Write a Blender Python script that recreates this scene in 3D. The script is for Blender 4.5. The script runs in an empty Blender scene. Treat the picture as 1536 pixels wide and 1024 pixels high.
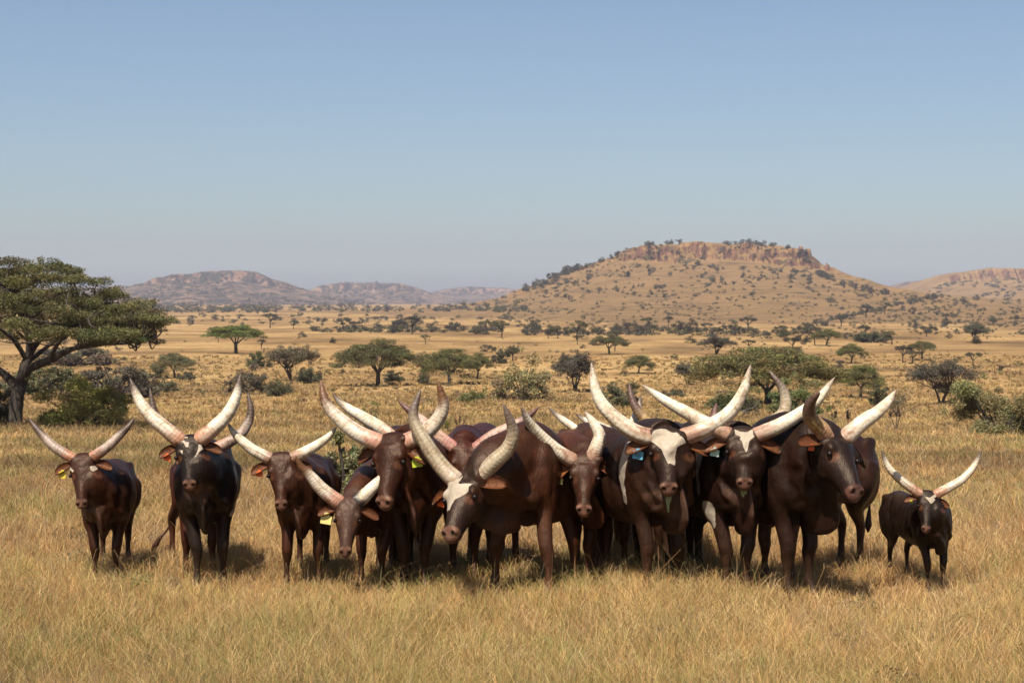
import bpy, math, random
import numpy as np
from mathutils import Vector

R_ = math.radians
SC = bpy.context.scene
COL = SC.collection
F, CAMZ, HY, CX = 2560.0, 2.6, 460.0, 768.0      # focal length in photo pixels, eye height, horizon row, centre column

def nrm(v):
    v = np.asarray(v, float)
    return v / (np.linalg.norm(v) + 1e-12)

def at(px, py, d):
    return np.array([(px - CX) / F * d, d, CAMZ - (py - HY) / F * d])

# ------------------------------------------------------------------ noise
def _h(ix, iy, seed):
    n = (ix.astype(np.int64) * 374761393 + iy.astype(np.int64) * 668265263 + seed * 974711) & 0x7fffffff
    n = ((n ^ (n >> 13)) * 1274126177) & 0x7fffffff
    n = (n ^ (n >> 16)) & 0xffff
    return n / 65535.0

def vnoise(x, y, seed=0):
    x = np.asarray(x, float); y = np.asarray(y, float)
    ix = np.floor(x); iy = np.floor(y)
    fx = x - ix; fy = y - iy
    fx = fx * fx * (3 - 2 * fx); fy = fy * fy * (3 - 2 * fy)
    a = _h(ix, iy, seed); b = _h(ix + 1, iy, seed); c = _h(ix, iy + 1, seed); d = _h(ix + 1, iy + 1, seed)
    return (a * (1 - fx) + b * fx) * (1 - fy) + (c * (1 - fx) + d * fx) * fy

def fbm(x, y, seed=0, oct=4):
    s = 0; a = .5; t = 0
    for k in range(oct):
        s = s + a * vnoise(x * 2 ** k, y * 2 ** k, seed + k * 17); t += a; a *= .5
    return s / t - .5

# ------------------------------------------------------------------ mesh + object helpers
def mesh_np(name, V, faces, smooth=True, cols=None, floats=None, mat=None):
    """faces: list of int arrays (n,3) or (n,4)."""
    me = bpy.data.meshes.new(name)
    V = np.asarray(V, np.float32)
    me.vertices.add(len(V)); me.vertices.foreach_set('co', V.ravel())
    fl = [np.asarray(f, np.int32) for f in faces if len(f)]
    loops = np.concatenate([f.ravel() for f in fl])
    sizes = np.concatenate([np.full(len(f), f.shape[1], np.int32) for f in fl])
    starts = np.concatenate([[0], np.cumsum(sizes)[:-1]]).astype(np.int32)
    me.loops.add(len(loops)); me.loops.foreach_set('vertex_index', loops)
    me.polygons.add(len(sizes)); me.polygons.foreach_set('loop_start', starts)
    me.polygons.foreach_set('use_smooth', np.full(len(sizes), smooth, bool))
    me.update(calc_edges=True)
    for k, c in (cols or {}).items():
        a = me.attributes.new(k, 'FLOAT_COLOR', 'POINT')
        c = np.asarray(c, np.float32)
        if c.shape[1] == 3: c = np.concatenate([c, np.ones((len(c), 1), np.float32)], 1)
        a.data.foreach_set('color', c.ravel())
    for k, c in (floats or {}).items():
        a = me.attributes.new(k, 'FLOAT', 'POINT')
        a.data.foreach_set('value', np.asarray(c, np.float32).ravel())
    if mat: me.materials.append(mat)
    return me

def link(name, me, parent=None, loc=(0, 0, 0)):
    o = bpy.data.objects.new(name, me); COL.objects.link(o)
    o.location = loc
    if parent: o.parent = parent
    return o

def tag(o, label=None, cat=None, group=None, kind=None):
    if label: o['label'] = label
    if cat: o['category'] = cat
    if group: o['group'] = group
    if kind: o['kind'] = kind
    return o

def thing(name, label, cat, loc, group=None):
    o = bpy.data.objects.new(name, None); COL.objects.link(o)
    o.location = loc; o.empty_display_size = .2
    return tag(o, label, cat, group)

def copy_tree(root, loc, rotz, scale):
    r = root.copy(); COL.objects.link(r)
    r.location = loc; r.rotation_euler = (0, 0, rotz); r.scale = scale
    for ch in list(root.children):
        c = ch.copy(); COL.objects.link(c); c.parent = r
    return r

def crom(P, m):
    """Catmull-Rom through the rows of P, m steps a span."""
    P = np.asarray(P, float); n = len(P)
    E = np.vstack([2 * P[0] - P[1], P, 2 * P[-1] - P[-2]])
    out = []
    for i in range(n - 1):
        p0, p1, p2, p3 = E[i:i + 4]
        for t in np.linspace(0, 1, m, endpoint=False):
            out.append(.5 * (2 * p1 + (p2 - p0) * t + (2 * p0 - 5 * p1 + 4 * p2 - p3) * t * t + (3 * p1 - p0 - 3 * p2 + p3) * t ** 3))
    out.append(P[-1])
    return np.array(out)

class MB:
    def __init__(self): self.V = []; self.Q = []; self.T = []; self.n = 0; self.extra = []
    def add(self, V, Q=None, T=None, extra=None):
        self.V.append(np.asarray(V, float))
        if Q is not None and len(Q): self.Q.append(np.asarray(Q, int) + self.n)
        if T is not None and len(T): self.T.append(np.asarray(T, int) + self.n)
        if extra is not None: self.extra.append(np.asarray(extra, float))
        self.n += len(V)
    def verts(self): return np.vstack(self.V)
    def faces(self):
        f = []
        if self.Q: f.append(np.vstack(self.Q))
        if self.T: f.append(np.vstack(self.T))
        return f
    def tube(self, C, A, B=None, side=(1, 0, 0), seg=16, extra=None):
        C = np.asarray(C, float); n = len(C)
        A = np.broadcast_to(np.asarray(A, float), (n,)); B = A if B is None else np.broadcast_to(np.asarray(B, float), (n,))
        T = np.gradient(C, axis=0); T /= np.linalg.norm(T, axis=1, keepdims=True) + 1e-12
        S = np.broadcast_to(np.asarray(side, float), (n, 3))
        S = S - (S * T).sum(1, keepdims=True) * T
        S = S / (np.linalg.norm(S, axis=1, keepdims=True) + 1e-12)
        U = np.cross(T, S)
        th = np.linspace(0, 2 * np.pi, seg, endpoint=False)
        ring = C[:, None, :] + (A[:, None] * np.cos(th))[:, :, None] * S[:, None, :] + (B[:, None] * np.sin(th))[:, :, None] * U[:, None, :]
        V = np.vstack([ring.reshape(-1, 3), C[0] - T[0] * min(A[0], B[0]) * .35, C[-1] + T[-1] * min(A[-1], B[-1]) * .35])
        i = np.arange(n - 1)[:, None] * seg; j = np.arange(seg)[None, :]; j2 = (j + 1) % seg
        Q = np.stack([i + j, i + j2, i + seg + j2, i + seg + j], -1).reshape(-1, 4)
        a = np.arange(seg); b = (a + 1) % seg; l = (n - 1) * seg
        T3 = np.vstack([np.stack([np.full(seg, n * seg), b, a], 1), np.stack([np.full(seg, n * seg + 1), l + a, l + b], 1)])
        ex = None
        if extra is not None:
            ex = np.repeat(np.asarray(extra, float), seg, axis=0); ex = np.concatenate([ex, extra[:1], extra[-1:]])
        self.add(V, Q, T3, ex)
    def ball(self, c, rx, ry, rz, ax=None, seg=16):
        """ellipsoid; ax = 3x3 rows are the axes"""
        ax = np.eye(3) if ax is None else np.asarray(ax, float)
        la = np.linspace(-np.pi / 2, np.pi / 2, seg // 2 + 1)[1:-1]; th = np.linspace(0, 2 * np.pi, seg, endpoint=False)
        g = np.stack([np.cos(la)[:, None] * np.cos(th), np.cos(la)[:, None] * np.sin(th), np.broadcast_to(np.sin(la)[:, None], (len(la), seg))], -1).reshape(-1, 3)
        g = np.vstack([g, [0, 0, -1], [0, 0, 1]]) * [rx, ry, rz]
        V = np.asarray(c, float) + g @ ax
        n = len(la); i = np.arange(n - 1)[:, None] * seg; j = np.arange(seg)[None, :]; j2 = (j + 1) % seg
        Q = np.stack([i + j, i + j2, i + seg + j2, i + seg + j], -1).reshape(-1, 4)
        a = np.arange(seg); b = (a + 1) % seg; l = (n - 1) * seg
        self.add(V, Q, np.vstack([np.stack([np.full(seg, n * seg), b, a], 1), np.stack([np.full(seg, n * seg + 1), l + a, l + b], 1)]))

# ------------------------------------------------------------------ materials
def new_mat(name):
    m = bpy.data.materials.new(name); m.use_nodes = True
    nt = m.node_tree; nt.nodes.clear()
    out = nt.nodes.new('ShaderNodeOutputMaterial')
    b = nt.nodes.new('ShaderNodeBsdfPrincipled')
    nt.links.new(b.outputs[0], out.inputs[0])
    return m, nt, b, out

def N(nt, t, **kw):
    n = nt.nodes.new(t)
    for k, v in kw.items():
        if k.startswith('i_'):
            key = k[2:]; key = int(key) if key.isdigit() else key.replace('_', ' ')
            n.inputs[key].default_value = v
        else: setattr(n, k, v)
    return n

def ramp(nt, fac, stops):
    r = nt.nodes.new('ShaderNodeValToRGB')
    e = r.color_ramp.elements
    while len(e) < len(stops): e.new(.5)
    for el, (p, c) in zip(e, stops):
        el.position = p; el.color = (*c, 1) if len(c) == 3 else c
    nt.links.new(fac, r.inputs[0])
    return r

def mix(nt, fac, a, b, mode='MIX'):
    m = nt.nodes.new('ShaderNodeMix'); m.data_type = 'RGBA'; m.blend_type = mode
    for sock, v in ((0, fac), (6, a), (7, b)):
        if isinstance(v, (int, float)): m.inputs[sock].default_value = v
        elif isinstance(v, tuple): m.inputs[sock].default_value = (*v, 1)
        else: nt.links.new(v, m.inputs[sock])
    return m.outputs[2]

def noise_node(nt, vec, scale, detail=4, rough=.55, dist=0):
    n = N(nt, 'ShaderNodeTexNoise'); n.inputs['Scale'].default_value = scale
    n.inputs['Detail'].default_value = detail; n.inputs['Roughness'].default_value = rough; n.inputs['Distortion'].default_value = dist
    if vec is not None: nt.links.new(vec, n.inputs['Vector'])
    return n.outputs['Fac']

def bump(nt, b, h, strength, dist):
    n = N(nt, 'ShaderNodeBump'); n.inputs['Strength'].default_value = strength; n.inputs['Distance'].default_value = dist
    nt.links.new(h, n.inputs['Height']); nt.links.new(n.outputs[0], b.inputs['Normal'])

def alb(nt, c, k):
    """scale a colour to its real-world reflectance"""
    return mix(nt, 1.0, c, (k, k, k), 'MULTIPLY')
# ------------------------------------------------------------------ the land
_ds = np.array([-60, 0, 18, 30, 40, 60, 84, 120, 160, 205, 350, 700, 1000, 1500, 2200, 3000, 4500, 9000.])
_zs = np.array([0, 0, 0, -.35, -.95, -2.1, -3.3, -5, -6.3, -6.9, -7.4, -8.4, -7.8, -5.5, -1, 3, 9, 14.])
_gl = np.concatenate([np.linspace(-60, 10, 8)[:-1], np.geomspace(10, 9000, 700)])
_gz = np.interp(_gl, _ds, _zs)
_k = np.ones(31) / 31
_gz = np.convolve(np.pad(_gz, 15, mode='edge'), _k, 'valid')

def ground_z(X, Y):
    X = np.asarray(X, float); Y = np.asarray(Y, float)
    z = np.interp(Y, _gl, _gz)
    far = np.clip((Y - 20) / 120, 0, 1)
    z = z + far * np.clip(Y / 450, 0, 1.6) * (1.8 * fbm(X / 70, Y / 80, 5, 3) + 1.5 * np.abs(fbm(X / 150, Y / 55, 15, 2)))          # long swells
    z = z + far * .25 * fbm(X / 9, Y / 9, 8, 3) + .05 * fbm(X / 1.3, Y / 1.3, 9, 2)
    return z

SIL_MAIN = np.array([(350, 466), (550, 465), (650, 461), (700, 457), (750, 447), (780, 434), (810, 425), (840, 410), (870, 400), (900, 391), (922, 384), (936, 374), (962, 369), (1000, 366),
    (1050, 365), (1100, 366), (1150, 369), (1182, 373), (1203, 380), (1216, 396), (1240, 412), (1270, 425), (1300, 432), (1350, 438), (1400, 445), (1460, 449), (1600, 446), (1900, 440), (2400, 444)], float)
CLIFF_MAIN = np.array([(600, 0), (820, 0), (850, 5), (915, 9), (930, 20), (960, 27), (1000, 27), (1100, 30), (1150, 32), (1200, 26), (1215, 17), (1225, 4), (1260, 0), (2400, 0)], float)
DM = 2000.0
def main_z(X, Y):
    u = X * F / DM + CX
    zt = CAMZ + (HY - np.interp(u, SIL_MAIN[:, 0], SIL_MAIN[:, 1])) / F * DM
    cl = np.interp(u, CLIFF_MAIN[:, 0], CLIFF_MAIN[:, 1]) / F * DM
    big = fbm(X / 45, Y / 200, 31, 3) * 60
    y0, yc = 720.0, 1890.0
    t = np.clip((Y + big * np.clip((Y - 800) / 500, 0, 1) - y0) / (yc - y0), 0, 1)
    foot = -10.5
    z = foot + (zt - cl - foot) * t ** 2.0
    z = z + fbm(X / 70, Y / 70, 21, 4) * 9 * np.clip(t * 1.5, 0, 1) * np.clip(1.15 - t, .1, 1) * np.clip((zt + 5) / 40, .12, 1)
    # gullies running down the slope
    z = z + (vnoise(X / 38 + fbm(X / 90, Y / 120, 3) * 3, Y / 600, 77) - .5) * 7 * np.clip(t - .35, 0, .5) * np.clip(cl / 15, 0, 1)
    # cliff band: broken blocks
    yy = Y - yc + fbm(X / 17, X * 0 + 3.3, 41, 4) * 70 + fbm(X / 5, Y / 12, 44, 3) * 30
    c = np.clip(yy / 26, 0, 1)
    st = np.clip((yy - 40) / 14, 0, 1)
    for k in range(5):                                   # broken ledges, each set back by its own amount
        e = np.clip((yy - k * 17 - fbm(X / 16 + k * 9, X * 0 + k, 61 + k, 4) * 52 + 8) / 8, 0, 1)
        z = z + cl * (.30, .24, .2, .15, .11)[k] * e
    z = z + cl * (.34 * fbm(X / 6, Y / 6, 51, 3) + .30 * (vnoise(X / 13, Y / 13, 57) > .6) * (1 - st)) * np.clip(c * 3, 0, 1) * np.clip(1.3 - st, 0, 1)
    z = np.where((cl > 2) & (Y > yc - 60), np.minimum(z, zt - 1.2 + 2.0 * fbm(X / 22, Y / 40, 73, 3)), z)
    back = np.clip((Y - 2060) / 700, 0, 1)
    return z - back ** 1.3 * (zt + 14)

def mesa_fn(sil, D, depth, cliff, seed, foot):
    sil = np.array(sil, float)
    def fn(X, Y):
        u = X * F / D + CX
        zt = CAMZ + (HY - np.interp(u, sil[:, 0], sil[:, 1])) / F * D
        h = zt - foot
        top = np.clip((zt - foot) / max((zt - foot).max(), 1), 0, 1)
        clh = cliff * h * np.clip(top * 2.2 - 1.0, 0, 1)
        big = fbm(X / (D * .03), Y / (D * .12), seed, 3) * depth * .35
        t = np.clip((Y + big - (D - depth)) / (depth * .93), 0, 1)
        z = foot + (h - clh) * t ** 1.7
        z = z + fbm(X / (D * .02), Y / (D * .03), seed + 3, 4) * h * .30 * np.clip(t * 3, 0, 1) * np.clip(1.2 - t, .1, 1)
        z = z + (vnoise(X / (D * .012) + fbm(X / 300, Y / 300, seed + 5) * 3, Y / (D * .3), seed + 6) - .5) * h * .10 * np.clip(t - .2, 0, .7)
        yy = Y - (D - depth * .07) + fbm(X / (D * .007), X * 0 + 1.7, seed + 9, 4) * D * .035
        c = np.clip(yy / (D * .010), 0, 1)
        z = z + clh * c
        back = np.clip((Y - D * 1.02) / (depth * .8), 0, 1)
        return z - back ** 1.3 * (h + 4)
    return fn

LEFT_MESA = mesa_fn([(60, 462), (160, 446), (200, 431), (215, 428), (240, 417), (262, 413), (292, 411), (318, 406), (335, 405), (375, 406), (388, 411), (400, 417), (420, 422), (440, 430), (470, 437), (520, 447), (570, 456), (640, 464)], 4600, 1300, .3, 200, 0)
MID_MESA = mesa_fn([(380, 460), (450, 442), (470, 434), (486, 427), (515, 424), (560, 423), (600, 426), (625, 432), (650, 441), (720, 455), (800, 464)], 5600, 1300, .35, 300, 4)
BACK_RIDGE = mesa_fn([(560, 462), (620, 446), (655, 436), (672, 432), (700, 430), (745, 432), (775, 434), (800, 437), (860, 445), (950, 462)], 6300, 1300, .35, 400, 6)
FAR_RIDGE = mesa_fn([(-500, 440), (-200, 428), (0, 430), (120, 430), (190, 428), (218, 433), (260, 448), (320, 462)], 6400, 1300, .3, 450, 6)
RIGHT_MESA = mesa_fn([(1250, 462), (1330, 446), (1375, 434), (1400, 424), (1425, 411), (1440, 408), (1480, 404), (1536, 404), (1620, 402), (1720, 412), (1800, 432), (1950, 452), (2100, 462)], 3300, 1100, .34, 500, 4)
RIGHT_BACK = mesa_fn([(1260, 462), (1330, 440), (1350, 430), (1368, 422), (1400, 419), (1440, 420), (1500, 440), (1600, 460)], 5200, 1200, .35, 600, 5)

def hill_mesh(name, fn, x0, x1, y0, y1, nx, ny, mat, power=1.0):
    xs = np.linspace(x0, x1, nx); ys = y0 + (y1 - y0) * np.linspace(0, 1, ny) ** power
    X, Y = np.meshgrid(xs, ys)
    Z = fn(X, Y)
    V = np.stack([X, Y, Z], -1).reshape(-1, 3)
    i = np.arange(ny - 1)[:, None] * nx; j = np.arange(nx - 1)[None, :]
    Q = np.stack([i + j, i + j + 1, i + nx + j + 1, i + nx + j], -1).reshape(-1, 4)
    o = link(name, mesh_np(name, V, [Q], True, mat=mat))
    return tag(o, kind='structure')

def all_z(X, Y):
    z = ground_z(X, Y)
    m = np.where((np.asarray(Y) > 720) & (np.asarray(Y) < 2700), main_z(np.asarray(X, float), np.asarray(Y, float)), -99)
    return np.maximum(z, m)

def drop(px, py, dmin=40.0, dmax=2600.0):
    """where the ray through photo pixel (px, py) first meets the land"""
    d = np.geomspace(dmin, dmax, 1600)
    X = (px - CX) / F * d
    zr = CAMZ - (py - HY) / F * d
    hit = np.nonzero(all_z(X, d) >= zr)[0]
    k = hit[0] if len(hit) else len(d) - 1
    return np.array([X[k], d[k], float(all_z(X[k:k + 1], d[k:k + 1])[0])])

def land_material():
    m, nt, b, out = new_mat('dry_grassland')
    tc = N(nt, 'ShaderNodeNewGeometry'); pos = tc.outputs['Position']
    sep = N(nt, 'ShaderNodeSeparateXYZ'); nt.links.new(pos, sep.inputs[0])
    n1 = noise_node(nt, pos, .035, 6, .6)
    n2 = noise_node(nt, pos, .5, 5, .65)
    n3 = noise_node(nt, pos, .006, 4, .55)
    c = ramp(nt, n1, [(.33, (.15, .095, .044)), (.46, (.30, .188, .080)), (.58, (.40, .262, .113)), (.75, (.46, .320, .15))]).outputs[0]
    c2 = ramp(nt, n2, [(.30, (.45, .42, .36)), (.5, (1, 1, 1)), (.75, (1.2, 1.16, 1.1))]).outputs[0]
    c = mix(nt, .8, c, c2, 'MULTIPLY')
    c3 = ramp(nt, n3, [(.38, (.68, .62, .56)), (.56, (1.08, 1.05, 1.0))]).outputs[0]
    c = mix(nt, .9, c, c3, 'MULTIPLY')
    # low grey-green scrub scattered through the grass
    v = noise_node(nt, pos, .16, 3, .7)
    s = ramp(nt, v, [(.62, (0, 0, 0)), (.70, (1, 1, 1))])
    c = mix(nt, s.outputs[0], c, (.20, .14, .062))
    # nearer than the far plain the soil shows between the tufts
    nr = N(nt, 'ShaderNodeMapRange', i_1=30.0, i_2=140.0, i_3=1.0, i_4=0.0); nt.links.new(sep.outputs[1], nr.inputs[0])
    c = mix(nt, nr.outputs[0], c, (.20, .125, .06))
    nt.links.new(alb(nt, c, .74), b.inputs['Base Color'])
    b.inputs['Roughness'].default_value = .95; b.inputs['Specular IOR Level'].default_value = .1
    bump(nt, b, n2, .5, .4)
    return m

def hill_material(name, grass, rock, scrub, scale, scrub_lo):
    m, nt, b, out = new_mat(name)
    g = N(nt, 'ShaderNodeNewGeometry'); pos = g.outputs['Position']
    sep = N(nt, 'ShaderNodeSeparateXYZ'); nt.links.new(g.outputs['Normal'], sep.inputs[0])
    n1 = noise_node(nt, pos, .02 * scale, 6, .62)
    mpv = N(nt, 'ShaderNodeMapping'); mpv.inputs['Scale'].default_value = (1, 1, .45); nt.links.new(pos, mpv.inputs[0])
    n2 = noise_node(nt, mpv.outputs[0], .13 * scale, 7, .72, .5)
    n4 = noise_node(nt, pos, .05 * scale, 5, .7, .6)
    gr = ramp(nt, n1, [(.32, tuple(x * .68 for x in grass)), (.5, grass), (.7, tuple(x * 1.18 for x in grass))]).outputs[0]
    rk = ramp(nt, n2, [(.36, tuple(x * .16 for x in rock)), (.45, tuple(x * .62 for x in rock)), (.56, rock), (.70, tuple(min(1, x * 1.55) for x in rock))]).outputs[0]
    ad = N(nt, 'ShaderNodeMath', operation='MULTIPLY_ADD', i_1=.25, i_2=-.12); nt.links.new(n2, ad.inputs[0])
    a2 = N(nt, 'ShaderNodeMath', operation='ADD'); nt.links.new(sep.outputs[2], a2.inputs[0]); nt.links.new(ad.outputs[0], a2.inputs[1])
    st = ramp(nt, a2.outputs[0], [(.70, (1, 1, 1)), (.86, (0, 0, 0))])
    c = mix(nt, st.outputs[0], gr, rk)
    sc = ramp(nt, n4, [(scrub_lo, (0, 0, 0)), (scrub_lo + .06, (1, 1, 1))])
    c = mix(nt, sc.outputs[0], c, scrub)
    nt.links.new(alb(nt, c, .74), b.inputs['Base Color'])
    b.inputs['Roughness'].default_value = .95; b.inputs['Specular IOR Level'].default_value = .1
    bump(nt, b, n2, 1.0, 7.0 / scale)
    return m

M_LAND = land_material()
M_HILL = hill_material('mesa_slope', (.345, .208, .088), (.25, .125, .078), (.10, .09, .042), 1.0, .57)
M_FAR = hill_material('far_mesa_slope', (.30, .180, .105), (.25, .125, .088), (.060, .054, .034), .6, .455)

def build_land():
    # one sheet: fine near the camera, coarser towards the horizon
    ys = np.concatenate([np.linspace(-60, 6, 12)[:-1], np.linspace(6, 30, 80)[:-1], np.geomspace(30, 7400, 420)])
    us = np.linspace(-1, 1, 321)
    Y, U = np.meshgrid(ys, us, indexing='ij')
    X = U * (70 + np.clip(Y, 0, None) * .62)
    Z = ground_z(X, Y)
    nx = len(us); ny = len(ys)
    i = np.arange(ny - 1)[:, None] * nx; j = np.arange(nx - 1)[None, :]
    Q = np.stack([i + j, i + j + 1, i + nx + j + 1, i + nx + j], -1).reshape(-1, 4)
    tag(link('ground', mesh_np('ground', np.stack([X, Y, Z], -1).reshape(-1, 3), [Q], True, mat=M_LAND)), kind='structure')
    hill_mesh('hill', main_z, -560, 1000, 720, 2700, 900, 800, M_HILL)
    hill_mesh('hill', LEFT_MESA, -1300, 0, 3250, 5500, 360, 220, M_FAR)
    hill_mesh('hill', MID_MESA, -880, 150, 4250, 6500, 300, 160, M_FAR)
    hill_mesh('hill', BACK_RIDGE, -540, 480, 4950, 7200, 240, 120, M_FAR)
    hill_mesh('hill', FAR_RIDGE, -3000, -1050, 5050, 7300, 220, 110, M_FAR)
    hill_mesh('hill', RIGHT_MESA, 600, 1800, 2150, 4100, 420, 240, M_HILL)
    hill_mesh('hill', RIGHT_BACK, 1000, 1750, 3950, 6000, 240, 120, M_FAR)
# ------------------------------------------------------------------ cattle
def hide_material():
    m, nt, b, out = new_mat('short_hair_hide')
    tc = N(nt, 'ShaderNodeTexCoord'); pos = tc.outputs['Object']
    col = N(nt, 'ShaderNodeAttribute', attribute_name='col').outputs['Color']
    wh = N(nt, 'ShaderNodeAttribute', attribute_name='white').outputs['Fac']
    n1 = noise_node(nt, pos, 9, 5, .6)
    n2 = noise_node(nt, pos, 26, 4, .7)
    mp = N(nt, 'ShaderNodeMapping'); mp.inputs['Scale'].default_value = (1, 1, .16); nt.links.new(pos, mp.inputs[0])
    n3 = noise_node(nt, mp.outputs[0], 85, 3, .6)
    mp2 = N(nt, 'ShaderNodeMapping'); mp2.inputs['Scale'].default_value = (1, 1, .35); mp2.inputs['Rotation'].default_value = (.3, .5, 0); nt.links.new(pos, mp2.inputs[0])
    n5 = noise_node(nt, mp2.outputs[0], 17, 5, .62, 1.2)
    c = mix(nt, .75, col, ramp(nt, n1, [(.3, (.46, .42, .38)), (.52, (1, 1, 1)), (.75, (1.65, 1.5, 1.35))]).outputs[0], 'MULTIPLY')
    c = mix(nt, .5, c, ramp(nt, n3, [(.35, (.62, .62, .62)), (.65, (1.3, 1.3, 1.3))]).outputs[0], 'MULTIPLY')
    # white patches with ragged edges
    a = N(nt, 'ShaderNodeMath', operation='MULTIPLY_ADD', i_1=.45, i_2=-.225); nt.links.new(n2, a.inputs[0])
    a2 = N(nt, 'ShaderNodeMath', operation='ADD'); nt.links.new(a.outputs[0], a2.inputs[0]); nt.links.new(wh, a2.inputs[1])
    e = ramp(nt, a2.outputs[0], [(.46, (0, 0, 0)), (.54, (1, 1, 1))])
    wc = mix(nt, .6, (.60, .50, .38), ramp(nt, n1, [(.3, (.62, .58, .52)), (.6, (1, 1, 1))]).outputs[0], 'MULTIPLY')
    c = mix(nt, e.outputs[0], c, wc)
    nt.links.new(alb(nt, c, .56), b.inputs['Base Color'])
    b.inputs['Roughness'].default_value = .47; b.inputs['Specular IOR Level'].default_value = .28; b.inputs['Specular Tint'].default_value = (1, .80, .64, 1)
    ad = N(nt, 'ShaderNodeMath', operation='MULTIPLY_ADD', i_1=.45); nt.links.new(n3, ad.inputs[0]); nt.links.new(n1, ad.inputs[2])
    ad2 = N(nt, 'ShaderNodeMath', operation='MULTIPLY_ADD', i_1=1.1); nt.links.new(n5, ad2.inputs[0]); nt.links.new(ad.outputs[0], ad2.inputs[2])
    bump(nt, b, ad2.outputs[0], .42, .018)
    return m

def horn_material():
    m, nt, b, out = new_mat('horn_keratin')
    tc = N(nt, 'ShaderNodeTexCoord'); pos = tc.outputs['Object']
    col = N(nt, 'ShaderNodeAttribute', attribute_name='col').outputs['Color']
    t = N(nt, 'ShaderNodeAttribute', attribute_name='along').outputs['Fac']
    n0 = noise_node(nt, pos, 5, 3, .6)
    n1 = noise_node(nt, pos, 11, 5, .65, .8)
    n2 = noise_node(nt, pos, 45, 3, .6)
    c = mix(nt, .85, col, ramp(nt, n1, [(.32, (.45, .33, .24)), (.44, (.85, .76, .66)), (.55, (1.05, 1.04, 1.02))]).outputs[0], 'MULTIPLY')
    c = mix(nt, .35, c, ramp(nt, n2, [(.35, (.7, .62, .55)), (.6, (1.05, 1.05, 1.05))]).outputs[0], 'MULTIPLY')
    nt.links.new(alb(nt, c, .74), b.inputs['Base Color'])
    b.inputs['Roughness'].default_value = .48; b.inputs['Specular IOR Level'].default_value = .35
    w0 = N(nt, 'ShaderNodeMath', operation='MULTIPLY', i_1=24.0); nt.links.new(n0, w0.inputs[0])
    w = N(nt, 'ShaderNodeMath', operation='MULTIPLY_ADD', i_1=150.0); nt.links.new(t, w.inputs[0]); nt.links.new(w0.outputs[0], w.inputs[2])
    sn = N(nt, 'ShaderNodeMath', operation='SINE'); nt.links.new(w.outputs[0], sn.inputs[0])
    ad = N(nt, 'ShaderNodeMath', operation='MULTIPLY_ADD', i_1=.09); nt.links.new(sn.outputs[0], ad.inputs[0]); nt.links.new(n1, ad.inputs[2])
    bump(nt, b, ad.outputs[0], .35, .02)
    return m

def plain_material(name, c, rough=.5, spec=.4, trans=0):
    m, nt, b, out = new_mat(name)
    tc = N(nt, 'ShaderNodeTexCoord')
    n1 = noise_node(nt, tc.outputs['Object'], 60, 4, .6)
    cc = mix(nt, .8, c, ramp(nt, n1, [(.3, (.72, .70, .68)), (.6, (1.05, 1.05, 1.05))]).outputs[0], 'MULTIPLY')
    nt.links.new(alb(nt, cc, .8), b.inputs['Base Color']); b.inputs['Roughness'].default_value = rough; b.inputs['Specular IOR Level'].default_value = spec
    return m

M_HIDE = hide_material(); M_HORN = horn_material()
M_EYE = plain_material('dark_eye', (.010, .006, .005), .35, .2)
TAGS = {'yellow': plain_material('yellow_tag', (.75, .55, .06)), 'orange': plain_material('orange_tag', (.85, .14, .02)),
        'pale_yellow': plain_material('pale_yellow_tag', (.80, .66, .22)), 'blue': plain_material('blue_tag', (.14, .45, .62)),
        'green_white': plain_material('pale_green_tag', (.48, .66, .52)), 'lime': plain_material('lime_tag', (.50, .55, .03)), 'ink': plain_material('tag_ink', (.05, .05, .06))}
M_DROOL = plain_material('chewed_grass', (.22, .27, .13), .25, .6)

BROWN = (.036, .0128, .0058); DARK = (.020, .0085, .0048); BLACK = (.0085, .0050, .0040); RED = (.088, .024, .0075); MAROON = (.046, .0125, .0065); MID = (.046, .0178, .0086)
PINK = (.40, .235, .165); IVORY = (.74, .66, .52); TIP = (.10, .065, .045); RUST = (.30, .12, .05); GREY = (.33, .25, .19)

def smooth_mesh(V, E, w, it):
    n = len(V)
    deg = np.bincount(E.ravel(), minlength=n).astype(float)[:, None]
    for k in range(it):
        S = np.zeros_like(V)
        for c in range(3):
            S[:, c] = np.bincount(E[:, 0], V[E[:, 1], c], n) + np.bincount(E[:, 1], V[E[:, 0], c], n)
        lam = np.clip(w - k, 0, 1)[:, None] * .55
        V = V + lam * (S / np.maximum(deg, 1) - V)
    return V

def seg_dist(P, a, b):
    a = np.asarray(a, float); b = np.asarray(b, float); ab = b - a
    t = np.clip(((P - a) @ ab) / max(ab @ ab, 1e-9), 0, 1)
    return np.linalg.norm(P - a - t[:, None] * ab, axis=1)

def sstep(a, b, x):
    t = np.clip((x - a) / (b - a), 0, 1); return t * t * (3 - 2 * t)

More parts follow.
